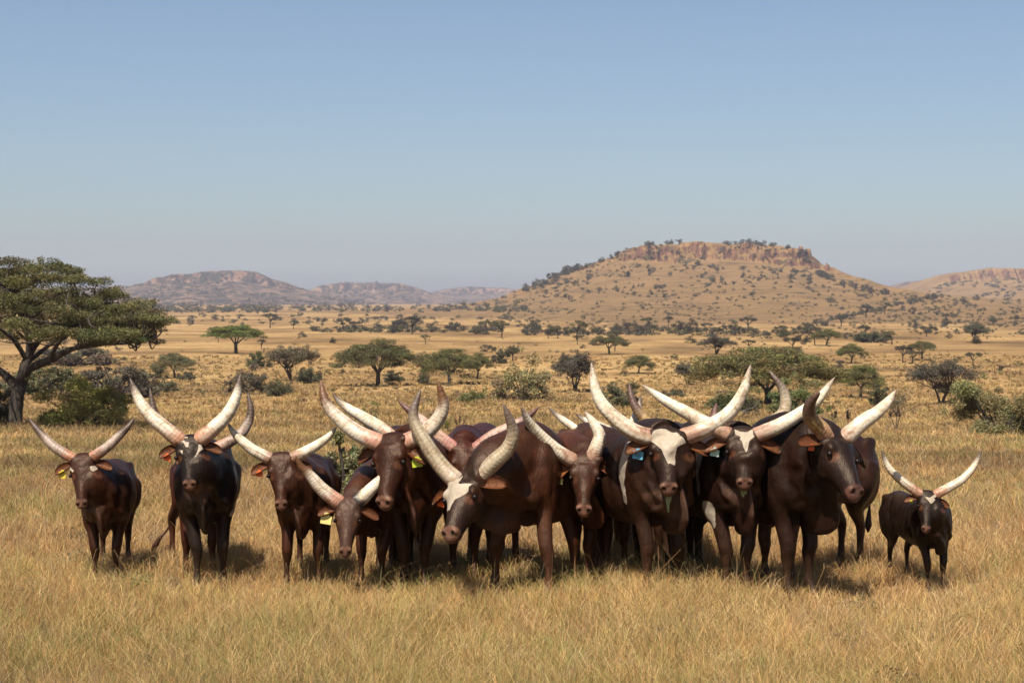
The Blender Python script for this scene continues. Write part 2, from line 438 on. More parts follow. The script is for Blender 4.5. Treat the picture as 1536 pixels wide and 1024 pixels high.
def make_cow(sp):
    s = sp['s']; psi = R_(sp.get('psi', 0)); rng = random.Random(sp['seed'])
    bull = sp.get('bull', 0.0)
    fx, fy = sp['feet']
    d = F * CAMZ / (fy - HY)
    O = at(fx, fy, d); O[2] = float(ground_z(np.array([O[0]]), np.array([O[1]]))[0])
    fwd = np.array([-math.sin(psi), -math.cos(psi), 0]); lat = np.array([math.cos(psi), -math.sin(psi), 0]); up = np.array([0, 0, 1.])
    XF = .44
    def W(x, y, z):
        return O + s * (fwd * (x - XF) + lat * y + up * z)
    def Wm(a):
        a = np.asarray(a, float)
        return O + s * ((a[:, :1] - XF) * fwd + a[:, 1:2] * lat + a[:, 2:3] * up)
    # ---- head frame, placed where the photograph has it
    Wd = sp.get('L', .60) * s; L = Wd * sp.get('lf', .86)      # head width scale and head length
    pdep = (O + fwd * s * (sp.get('reach', .80) - XF))[1] + sp.get('hdep', 0)
    px, py = sp['poll']; mx, my = sp['muz']
    poll = at(px, py, pdep)
    q = at(mx, my, pdep) - poll
    L = max(float(np.linalg.norm(q)) * 1.07, Wd * sp.get('lf', .60))
    dy = -math.sqrt(max(L * L - q @ q, (.25 * L) ** 2))
    tip = at(mx, my, pdep + dy); nose = nrm(tip - poll); L *= .94
    r = np.array(sp.get('r', (1, 0, 0)), float)
    r = nrm(r - nose * (r @ nose)); nf = np.cross(r, nose)
    if nf @ np.array([0, -1, .4]) < 0: nf = -nf
    def Hd(rr, t, n): return poll + r * (rr * Wd) + nose * (t * L) + nf * (n * Wd)
    mb = MB()
    lift = bull * .11
    ht = sp.get('height', 1.0)
    # ---- trunk: x, top, bottom, half width
    fat = sp.get('fat', .90)
    st = np.array([(-1.10, 1.20, 1.00, .06), (-1.05, 1.31, .88, .17), (-.95, 1.37, .80, .235), (-.78, 1.42, .76, .285), (-.52, 1.39, .69, .325), (-.25, 1.36, .63, .350), (0, 1.36, .61, .345),
                   (.18, 1.41 + lift * .7, .61, .310), (.36, 1.43 + lift, .63, .270), (.52, 1.36 + lift * .5, .69, .230), (.64, 1.22, .70, .19), (.72, 1.08, .78, .11)])
    st[1:-1, 2] -= .05 * bull
    st = crom(st, 3)
    C = Wm(np.stack([st[:, 0], st[:, 0] * 0, (st[:, 1] + st[:, 2]) / 2], 1))
    mb.tube(C, st[:, 3] * s * fat, (st[:, 1] - st[:, 2]) / 2 * s, lat, 28)
    # hips, shoulders, brisket
    B3 = np.stack([fwd, lat, up])
    for y in (-1, 1):
        mb.ball(W(-.80, y * .165, .98), .27 * s, .135 * s, .36 * s, B3, 18)
        mb.ball(W(.34, y * .205, 1.02), .19 * s, .115 * s, .35 * s, B3, 18)
        mb.ball(W(.52, y * .15, .92), .13 * s, .105 * s, .17 * s, B3, 16)
        mb.ball(W(.36, y * .20, .76), .10 * s, .075 * s, .13 * s, B3, 14)
        mb.ball(W(-.88, y * .20, 1.30), .13 * s, .05 * s, .07 * s, B3, 14)
    mb.ball(W(.60, 0, .76), .13 * s, .10 * s, .17 * s, B3, 16)
    # ---- neck
    nb = Hd(0, .22, -.31)
    n0 = W(.26, 0, 1.12 + lift * .4)
    n1 = W(.60, 0, 1.15 + lift * .5) * .62 + nb * .38
    n2 = W(.70, 0, 1.20) * .25 + nb * .75
    neck = crom(np.array([n0, n1, n2, nb]), 5)
    k = np.linspace(0, 1, len(neck))
    nw = np.interp(k, [0, .33, .66, .9, 1], [.24, .20 + .03 * bull, .155 + .03 * bull, .125, .10]) * s
    nh = np.interp(k, [0, .33, .66, .9, 1], [.36, .30 + .03 * bull, .20 + .03 * bull, .15, .11]) * s
    side = lat * (1 - k)[:, None] + r * k[:, None]
    mb.tube(neck, nw, nh, side, 22)
    # ---- dewlap: the loose fold from throat to brisket
    dw = sp.get('dewlap', .6)
    th = Hd(0, .42, -.36); br = W(.68, 0, .74)
    md = (th + br) / 2 + (W(.74, 0, .80) - (th + br) / 2) * .35 - up * .03 * s
    dl = crom(np.array([th + (nb - th) * .3, th * .72 + br * .28, md, br - up * .06 * s * dw, W(.50, 0, .60)]), 5)
    kk = np.linspace(0, 1, len(dl))
    mb.tube(dl, np.interp(kk, [0, .5, 1], [.05, .030, .05]) * s, np.interp(kk, [0, .3, .7, 1], [.05, .12 * dw + .04, .15 * dw + .05, .06]) * s, lat, 14)
    # ---- head
    hs = np.array([(-.045, .15, .09), (.0, .212, .145), (.07, .238, .18), (.16, .247, .20), (.32, .235, .215), (.46, .195, .20), (.62, .146, .165), (.78, .112, .140), (.89, .112, .120), (.965, .104, .098), (1.005, .062, .055)])
    hs = crom(hs, 3)
    hw = sp.get('hw', 1.0)
    flat = np.interp(hs[:, 0], [-.1, 0, .2, .85, 1.05], [-.02, -.005, 0, .0, -.03])
    C = np.array([Hd(0, t, -h + f) for (t, w, h), f in zip(hs, flat)])
    mb.tube(C, hs[:, 1] * Wd * hw, hs[:, 2] * Wd, r, 26)
    A3 = np.stack([r, nose, nf])
    for y in (-1, 1):
        mb.ball(Hd(y * .185 * hw, .285, -.085), .055 * Wd, .075 * Wd, .06 * Wd, A3, 14)          # brow
        mb.ball(Hd(y * .12 * hw, .36, -.30), .075 * Wd, .19 * Wd, .14 * Wd, A3, 14)           # jaw
        mb.ball(Hd(y * .068, .92, -.070), .052 * Wd, .062 * Wd, .055 * Wd, A3, 12)              # nostril wing
        mb.ball(Hd(y * .185, .03, -.13), .085 * Wd, .085 * Wd, .10 * Wd, A3, 12)              # horn boss
    mb.ball(Hd(0, .91, -.20), .080 * Wd, .080 * Wd, .055 * Wd, A3, 12)                         # chin
    # ---- legs
    def leg(pts, rad, squash=1.0):
        P = crom(Wm(pts), 4); R = crom(np.array(rad)[:, None], 4)[:, 0] * s
        mb.tube(P, R, R * squash, lat, 14)
    fl = sp.get('fx', (None, None)); rl = sp.get('rx', (None, None))
    stp = sp.get('step', (0, 0, 0, 0))
    base = O + 0
    for i, y in enumerate((-1, 1)):
        fxx = XF + stp[i]; yy = y * .155
        if fl[i] is not None:
            dd = O[1] + fwd[1] * s * (fxx - XF)
            yy = ((fl[i] - CX) / F * dd - O[0] - fwd[0] * s * (fxx - XF)) / (s * lat[0])
        leg([(.34, y * .19, 1.02), (.36, y * .19, .84), (.40 + stp[i] * .3, y * .10 + yy * .42, .64), (.44 + stp[i] * .6, y * .03 + yy * .80, .44), (.43 + stp[i] * .7, yy * .96, .37), (.43 + stp[i] * .9, yy, .22), (.43 + stp[i], yy, .12), (.47 + stp[i], yy, .06), (.50 + stp[i], yy, 0)],
            [.12, .115, .078, .066, .060, .035, .047, .038, .054])
    for i, y in enumerate((-1, 1)):
        sx = stp[2 + i]; xx = -.86 + sx; yy = y * .16
        if rl[i] is not None:
            dd = O[1] + fwd[1] * s * (xx - XF)
            yy = ((rl[i] - CX) / F * dd - O[0] - fwd[0] * s * (xx - XF)) / (s * lat[0])
        leg([(-.80, y * .17, 1.10), (-.70, y * .19, .86), (-.72 + sx * .3, y * .10 + yy * .42, .68), (-.90 + sx * .6, yy, .50), (-.93 + sx * .8, yy, .42), (-.92 + sx, yy, .26), (-.91 + sx, yy, .12), (-.87 + sx, yy, .06), (-.83 + sx, yy, 0)],
            [.19, .155, .098, .060, .052, .038, .045, .039, .052])
    # ---- tail
    if 'tail' in sp:
        tp = [W(-1.06, 0, 1.24), W(-1.15, 0, 1.05)] + [at(x, y, O[1] - fwd[1] * s * 1.6 + dd) for x, y, dd in sp['tail']]
    else:
        tp = [W(-1.04, 0, 1.28), W(-1.14, .01, 1.12), W(-1.17, .02, .85), W(-1.15, .03, .62), W(-1.13, .03, .48), W(-1.12, .03, .34)]
    tp = crom(np.array(tp), 5); kt = np.linspace(0, 1, len(tp))
    mb.tube(tp, np.interp(kt, [0, .2, .6, .72, .88, 1], [.04, .030, .022, .030, .045, .012]) * s, None, lat, 10)
    if sp.get('male'):
        x0, y0, dd = sp['male']
        c = W(x0, y0, .56)
        mb.ball(c, .07 * s, .07 * s, .13 * s, B3, 14); mb.ball(c + up * .12 * s, .05 * s, .05 * s, .1 * s, B3, 12)
    # ---- one continuous surface
    V = mb.verts(); fs = mb.faces()
    me = mesh_np('tmp', V, fs)
    o = bpy.data.objects.new('tmp', me); COL.objects.link(o)
    rm = o.modifiers.new('r', 'REMESH'); rm.mode = 'VOXEL'; rm.voxel_size = sp.get('vox', .0135)
    dg = bpy.context.evaluated_depsgraph_get()
    me2 = bpy.data.meshes.new_from_object(o.evaluated_get(dg))
    bpy.data.objects.remove(o); bpy.data.meshes.remove(me)
    n = len(me2.vertices)
    V = np.empty(n * 3, np.float32); me2.vertices.foreach_get('co', V); V = V.reshape(-1, 3).astype(float)
    E = np.empty(len(me2.edges) * 2, np.int32); me2.edges.foreach_get('vertices', E); E = E.reshape(-1, 2)
    nl = len(me2.loops); lv = np.empty(nl, np.int32); me2.loops.foreach_get('vertex_index', lv)
    ls = np.empty(len(me2.polygons), np.int32); me2.polygons.foreach_get('loop_start', ls)
    lt = np.empty(len(me2.polygons), np.int32); me2.polygons.foreach_get('loop_total', lt)
    Q = lv[ls[lt == 4][:, None] + np.arange(4)]; T3 = lv[ls[lt == 3][:, None] + np.arange(3)] if (lt == 3).any() else np.zeros((0, 3), int)
    bpy.data.meshes.remove(me2)
    rel = V - poll
    hr, htt, hn = rel @ r / Wd, rel @ nose / L, rel @ nf / Wd
    headm = sstep(.30, .16, seg_dist(V, Hd(0, .30, -.10), Hd(0, .98, -.10)) / Wd)
    legm = sstep(.75, .55, (V[:, 2] - O[2]) / s)
    w = 24 * (1 - headm) * (1 - legm * .65) + 4.5 * headm
    V = smooth_mesh(V, E, w, 24)
    # muscle and fold relief on the trunk and neck
    loc = np.stack([(V - O) @ fwd / s + XF, (V - O) @ lat / s, (V[:, 2] - O[2]) / s], 1)
    Nrm = None
    nzv = fbm(loc[:, 0] * 3.1 + 7 * sp['seed'], loc[:, 2] * 2.6 + loc[:, 1] * 2.2, sp['seed'], 3)
    fold = np.sin((loc[:, 1] * 38 + loc[:, 2] * 9 + fbm(loc[:, 1] * 6, loc[:, 2] * 6, 5, 2) * 7)) * sstep(.45, .62, loc[:, 0]) * sstep(1.3, 1.0, loc[:, 2]) * sstep(.55, .7, loc[:, 2])
    ctr = np.stack([loc[:, 0], loc[:, 1] * 0, np.full(len(loc), 1.0)], 1)
    dirv = loc - ctr; dirv[:, 0] = np.maximum(loc[:, 0] - .5, 0) * .8; dirv /= np.linalg.norm(dirv, axis=1, keepdims=True) + 1e-6
    sh = sstep(.10, .22, loc[:, 0]) * sstep(.62, .5, loc[:, 0]) * sstep(.62, .8, loc[:, 2]) * sstep(1.42, 1.25, loc[:, 2])
    mus = fbm(loc[:, 0] * 7.5 + sp['seed'], loc[:, 2] * 4.2 + loc[:, 1] * 3, sp['seed'] + 40, 3)
    groove = np.exp(-((loc[:, 0] - .12 - (1.1 - loc[:, 2]) * .18) / .035) ** 2) * sstep(.7, .85, loc[:, 2]) * sstep(1.38, 1.2, loc[:, 2])
    hipg = np.exp(-((loc[:, 0] + .55 - (1.0 - loc[:, 2]) * .25) / .05) ** 2) * sstep(.65, .85, loc[:, 2]) * sstep(1.36, 1.2, loc[:, 2])
    amt = (nzv * .042 + mus * .036 * (.4 + sh) + fold * .017 - groove * .022 - hipg * .025) * (1 - headm) * (1 - legm)
    V = V + (dirv * amt[:, None] * s) @ np.stack([fwd, lat, up])
    # ribs are faint ridges behind the shoulder
    rib = np.sin(loc[:, 0] * 42 + loc[:, 2] * 3) * sstep(-.62, -.45, loc[:, 0]) * sstep(.12, 0, loc[:, 0]) * sstep(.65, .8, loc[:, 2]) * sstep(1.32, 1.15, loc[:, 2])
    V = V + (np.sign(loc[:, 1]) * rib * .005 * sp.get('rib', 1) * s)[:, None] * lat
    rel = V - poll
    hr, htt, hn = rel @ r / Wd, rel @ nose / L, rel @ nf / Wd
    near = sstep(.50, .42, seg_dist(V, Hd(0, .1, -.1), Hd(0, .95, -.1)) / Wd)
    # nostrils are pits
    for y in (-1, 1):
        dn = np.sqrt(((hr - y * .062) / .036) ** 2 + ((htt - .965) / .040) ** 2 + ((hn + .075) / .075) ** 2)
        V = V - (nose * .5 + nf * .5) * (Wd * .035 * sstep(1.1, .3, dn) * near)[:, None]
    # ---- colour of the coat
    base_c = np.array(sp.get('col', BROWN)); low = np.array(sp.get('low', tuple(base_c * np.array([1.25, 1.15, 1.05]))))
    z = loc[:, 2]
    base_c = base_c * np.array([1.22, .93, .70]); col = np.tile(base_c, (len(V), 1))
    mixc = lambda c, m: col + (np.asarray(c) - col) * m[:, None]
    col = mixc(low, legm * .8)
    pat = fbm(loc[:, 0] * 1.7 + sp['seed'] * 5, z * 1.9 + loc[:, 1] * 1.6, 90 + sp['seed'], 3)
    col = col * (1 + pat[:, None] * np.array([1.5, 1.15, .9]))
    col = mixc(np.array((.14, .085, .045)), sstep(.50, .12, z) * (.10 + .35 * np.clip(pat + .2, 0, .6)))       # dusty shanks
    col = mixc(np.array((.10, .055, .030)), sstep(1.22, 1.42, z) * np.clip(pat * 1.4 + .1, 0, .5) * .6 * (1 - near))
    if 'rear' in sp: col = mixc(sp['rear'], sstep(-.0, -.45, loc[:, 0] + fbm(loc[:, 0] * 3, z * 3, 4, 2) * .4) * .8)
    if 'belly' in sp: col = mixc(sp['belly'], sstep(.78, .6, z) * sstep(-.2, .1, loc[:, 0]) * (1 - legm * .4))
    col = mixc(np.array(sp.get('face', base_c)), near * sstep(.35, .15, np.abs(hr)))
    col = mixc(base_c * .5, sstep(.13, .05, z))                                     # hooves
    # muzzle
    mzc = sp.get('muzc', (.23, .112, .072))
    mzm = near * sstep(.865, .915, htt + .04 * (hn + .1) / .1 - .02 + np.abs(hr) * .15) * sstep(-.165, -.115, hn)
    col = mixc(mzc, mzm * .92)
    col = mixc(np.array(mzc) * .45, near * sstep(.88, .93, htt) * sstep(-.115, -.165, hn) * .85)
    mouth = near * sstep(.028, .012, np.abs(hn + .165 + (htt - 1) * .2)) * sstep(.62, .72, htt)
    col = mixc((.03, .012, .01), mouth * .85)
    for y in (-1, 1):
        dn = np.sqrt(((hr - y * .062 - (htt - .965) * .5 * -y) / .026) ** 2 + ((htt - .965) / .034) ** 2 + ((hn + .06) / .09) ** 2)
        col = mixc((.008, .004, .004), near * sstep(1.05, .7, dn))
        de = np.sqrt(((htt - .41) / .078) ** 2 + ((hn + .10) / .075) ** 2)
        col = mixc(np.array((.15, .056, .026)), near * sstep(1.1, .6, de) * (y * hr > .10) * .8)
        col = mixc((.02, .01, .008), near * sstep(.42, .3, np.sqrt(((htt - .375) / .07) ** 2 + ((hn + .10) / .07) ** 2)) * (y * hr > .10) * .8)
    white = np.zeros(len(V))
    for poly in sp.get('patch', ()):
        pr = []
        for x, y in poly:
            rd = at(x, y, 1.0) - np.array([0, 0, CAMZ]); co = np.array([0, 0, CAMZ])
            hit = co + rd * (((poll - co) @ nf) / (rd @ nf)) - poll
            pr.append((hit @ r / Wd, hit @ nose / L))
        pr = np.array(pr); q2 = np.roll(pr, -1, axis=0)
        P2 = np.stack([hr, htt, hr * 0], 1)
        dmin = np.min([seg_dist(P2, (*a, 0), (*b, 0)) for a, b in zip(pr, q2)], axis=0)
        ins = np.zeros(len(V), bool)
        for (x1, y1), (x2, y2) in zip(pr, q2):
            c = ((y1 > htt) != (y2 > htt)) & (hr < (x2 - x1) * (htt - y1) / (y2 - y1 + 1e-12) + x1); ins ^= c
        sd2 = np.where(ins, dmin, -dmin)
        white = np.maximum(white, sstep(-.045, .045, sd2) * sstep(-.36, -.27, hn) * near)
    for kind, a, b2, rad in sp.get('white', ()):
        if kind == 'h':     # on the face: capsule between (r, t) points
            P2 = np.stack([hr, htt, hr * 0], 1)
            dd = seg_dist(P2, (*a, 0), (*b2, 0))
            m = sstep(rad + .05, rad - .05, dd) * sstep(-.16, -.09, hn) * near
        else:               # on the body
            dd = seg_dist(loc, a, b2)
            m = sstep(rad + .05, rad - .05, dd) * (1 - near)
        white = np.maximum(white, m)
    for kind, a, b2, rad in sp.get('unwhite', ()):
        P2 = np.stack([hr, htt, hr * 0], 1)
        white = white * (1 - sstep(rad + .04, rad - .04, seg_dist(P2, (*a, 0), (*b2, 0))))
    # ---- ears, one leaf-shaped shell each, joined to the body mesh
    ears = []
    faces_q = [Q]; allV = [V]; allC = [col]; allW = [white]; off = len(V)
    for i, y in enumerate((-1, 1)):
        ea = sp.get('ear', (0, 0))[i]
        e = nrm(r * y * math.cos(R_(ea)) - up * (.22 + math.sin(R_(ea))) - nf * .15 + nose * .05)
        nfe = nrm(nf + r * y * .15 + up * .25); nfe = nrm(nfe - e * (nfe @ e)); sd = np.cross(e, nfe)
        root = Hd(y * .185, .14, -.16); ln = .36 * Wd; hwid = .088 * Wd
        nu, nv = 14, 11
        u = np.linspace(0, 1, nu); v = np.linspace(-1, 1, nv)
        wu = hwid * np.where(u < .55, .42 + .58 * np.sin(np.clip(u / .55, 0, 1) * np.pi / 2), np.sqrt(np.clip(1 - ((u - .55) / .45) ** 2.2, 0, 1)) * .98 + .02)
        UU, VV = np.meshgrid(u, v, indexing='ij')
        cup = (VV ** 2 * .75 - .15) * wu[:, None] * (1.1 - .5 * UU)
        ctrn = root + e * (ln * UU)[..., None] - up * (UU ** 2 * ln * .10)[..., None]
        P = ctrn + sd * (VV * wu[:, None])[..., None] + nfe * cup[..., None]
        front = P + nfe * .004; back = P - nfe * (.005 + .02 * (1 - UU) * (1 - VV ** 2))[..., None]
        PV = np.vstack([front.reshape(-1, 3), back.reshape(-1, 3)])
        ii = np.arange(nu - 1)[:, None] * nv; jj = np.arange(nv - 1)[None, :]
        q1 = np.stack([ii + jj, ii + jj + 1, ii + nv + jj + 1, ii + nv + jj], -1).reshape(-1, 4)
        m0 = nu * nv
        rim = [k2 for k2 in range(nv)]
        ring = [(0, j) for j in range(nv)] + [(i2, nv - 1) for i2 in range(1, nu)] + [(nu - 1, j) for j in range(nv - 2, -1, -1)] + [(i2, 0) for i2 in range(nu - 2, 0, -1)]
        idx = np.array([a2 * nv + b3 for a2, b3 in ring]); nx2 = np.roll(idx, -1)
        q3 = np.stack([idx, nx2, nx2 + m0, idx + m0], 1)
        inner = sstep(1.0, .55, np.abs(VV)) * sstep(.05, .25, UU) * sstep(1.0, .85, UU)
        ic = np.array(sp.get('earc', (.15, .050, .020)))
        cf = base_c * 1.3 + (ic - base_c * 1.3) * (inner * (.75 + .5 * vnoise(UU * 9, VV * 5, 3 + i)))[..., None]
        cb = np.tile(base_c, (m0, 1))
        faces_q += [q1 + off, (q1 + m0)[:, ::-1] + off, q3 + off]
        allV.append(PV); allC.append(np.vstack([cf.reshape(-1, 3), cb])); allW.append(np.zeros(2 * m0)); off += 2 * m0
        ears.append((root, e, sd, nfe, ln))
    V = np.vstack(allV); col = np.clip(np.vstack(allC), 0, 1); white = np.concatenate(allW)
    root_o = thing('longhorn_bull' if sp.get('isbull') else 'longhorn_cow', sp['label'], 'bull' if sp.get('isbull') else 'cow', O, 'longhorn cattle herd')
    fc = [np.vstack(faces_q)] + ([T3] if len(T3) else [])
    link('body', mesh_np('body', V - O, fc, True, {'col': col}, {'white': white}, M_HIDE), root_o)
    # ---- eyes
    for y in (-1, 1):
        eb = MB(); eb.ball(Hd(y * .214 * hw, .375, -.098), .032 * Wd, .036 * Wd, .034 * Wd, A3, 12)
        link('eye', mesh_np('eye', eb.verts() - O, eb.faces(), True, mat=M_EYE), root_o)
    # ---- horns
    for i, y in enumerate((-1, 1)):
        pts = sp['horns'][i]
        b0 = Hd(y * .07, .09, -.19); b1 = Hd(y * .215, .02, -.14)
        hd = sp.get('hd', (.12, .12))[i] * s
        n_ = len(pts)
        P = [b0] + [at(x, yv, b1[1] + hd * ((k2 + 1) / n_) ** 1.6) for k2, (x, yv) in enumerate(pts)]
        P = crom(np.array(P), 10)
        ln = np.concatenate([[0], np.cumsum(np.linalg.norm(np.diff(P, axis=0), axis=1))]); t = ln / ln[-1]
        rb = sp.get('hr', .068) * s
        R = rb * (1 - .42 * t) * np.clip(1 - t ** 5, 0, 1) ** .85 + .004
        R = R * np.clip(.55 + t * 5, 0, 1) * (1 + .006 * np.sin(t * 70 + i))
        hm = MB()
        style = sp.get('hstyle', 'ivory')
        if isinstance(style, tuple): style = style[i]
        pb, mid, tipc, ts = {'ivory': (PINK, IVORY, (.30, .22, .17), .92), 'grey': ((.50, .24, .15), (.42, .33, .27), TIP, .62), 'brown_tip': ((.55, .30, .2), IVORY, TIP, .82), 'rust_tip': ((.50, .27, .19), (.68, .60, .48), (.16, .075, .03), .70),
                             'horn': ((.50, .40, .30), (.46, .38, .26), (.15, .11, .085), .72), 'amber': ((.58, .30, .20), (.42, .28, .12), (.12, .07, .05), .55), 'dark_base': ((.03, .026, .025), IVORY, IVORY, .95), 'pink': ((.50, .24, .2), (.62, .42, .33), (.12, .055, .045), .7)}[style]
        pb, mid, tipc = np.array(pb), np.array(mid), np.array(tipc)
        hm.tube(P, R, None, (0, 1, 0), 26, t[:, None])
        ta = np.vstack(hm.extra)[:, 0]
        V2 = hm.verts(); th = np.concatenate([np.tile(np.arange(26), len(P)), [0, 0]]) / 26 * 6.283
        nz = fbm(np.cos(th) * 1.6 + ta * 5 + sp['seed'] * 3, np.sin(th) * 1.6 + ta * 7 + i * 9, 60, 4)
        nz2 = fbm(np.cos(th) * 3.5 + ta * 2 + sp['seed'], np.sin(th) * 3.5 + i * 5, 61, 3)
        tn = ta + .34 * nz + .12 * nz2
        pk = sp.get('pk', .15)
        c = pb + (mid - pb) * sstep(pk, pk + .16, tn)[:, None]
        c = c + (np.array((.36, .20, .11)) - c) * (sstep(.10, .26, nz2) * sstep(.75, .3, ta) * .72)[:, None]
        stk = fbm(np.cos(th) * 5 + i * 7, np.sin(th) * 5 + ta * .8 + sp['seed'], 66, 3)
        c = c * (1 - .36 * sstep(.04, .26, stk) * sstep(.98, .6, ta))[:, None]
        c = c + (tipc - c) * sstep(ts - .1, min(ts + .12, 1.02), ta + .15 * nz)[:, None]
        link('horn', mesh_np('horn', V2 - O, hm.faces(), True, {'col': np.clip(c, 0, 1)}, {'along': ta}, M_HORN), root_o)
    # ---- ear tags: a plate with a neck and a stud
    for i, colour, size in sp.get('tags', ()):
        ro, e, sd, nfe, ln = ears[i]
        c = ro + e * ln * .48 + nfe * .02 - up * .03 * s
        dn = nrm(-up + e * .15); xx = nrm(np.cross(dn, nrm(nfe + np.array([0, -.6, 0])))); nn = np.cross(xx, dn)
        if nn[1] > 0: nn = -nn
        sz = size / F * c[1] * .62
        out = [(-.35, 0), (.35, 0), (.5, .45), (1, .6), (.95, 2.0), (-.95, 2.0), (-1, .6), (-.5, .45)]
        Vt = [c + xx * a2 * sz + dn * b3 * sz + nn * k2 for k2 in (.003, -.003) for a2, b3 in out]
        m8 = len(out); me_t = bpy.data.meshes.new('ear_tag')
        me_t.from_pydata([tuple(v2 - O) for v2 in Vt], [], [list(range(m8)), list(range(2 * m8 - 1, m8 - 1, -1))] + [[k2, k2 + m8, (k2 + 1) % m8 + m8, (k2 + 1) % m8] for k2 in range(m8)])
        me_t.materials.append(TAGS[colour]); to = link('ear_tag', me_t, root_o)
        if colour == 'blue':     # the scribbled number on the blue tag
            ms = MB()
            for a2, b3, a4, b5 in ((-.6, .9, -.1, .95), (.1, .9, .6, .95), (-.6, 1.3, .6, 1.35), (-.5, 1.65, 0, 1.7)):
                pv = [c + xx * q2 * sz + dn * w2 * sz + nn * .005 for q2, w2 in ((a2, b3), (a4, b3), (a4, b5 + .1), (a2, b5 + .1))]
                ms.add(pv, [[0, 1, 2, 3]])
            link('tag_number', mesh_np('tag_number', ms.verts() - O, ms.faces(), False, mat=TAGS['ink']), to)
    if sp.get('drool'):
        a = Hd(.01, .97, -.22); db = MB()
        for k2 in range(3):
            P = crom(np.array([a + r * (k2 - 1) * .012 * s, a - up * .05 * s + r * (k2 - 1) * .015 * s, a - up * sp['drool'] * (1 - .2 * k2) * s]), 4)
            db.tube(P, np.linspace(.016, .007, len(P)) * s, None, r, 8)
        link('drool', mesh_np('drool', db.verts() - O, db.faces(), True, mat=M_DROOL), root_o)
    return root_o

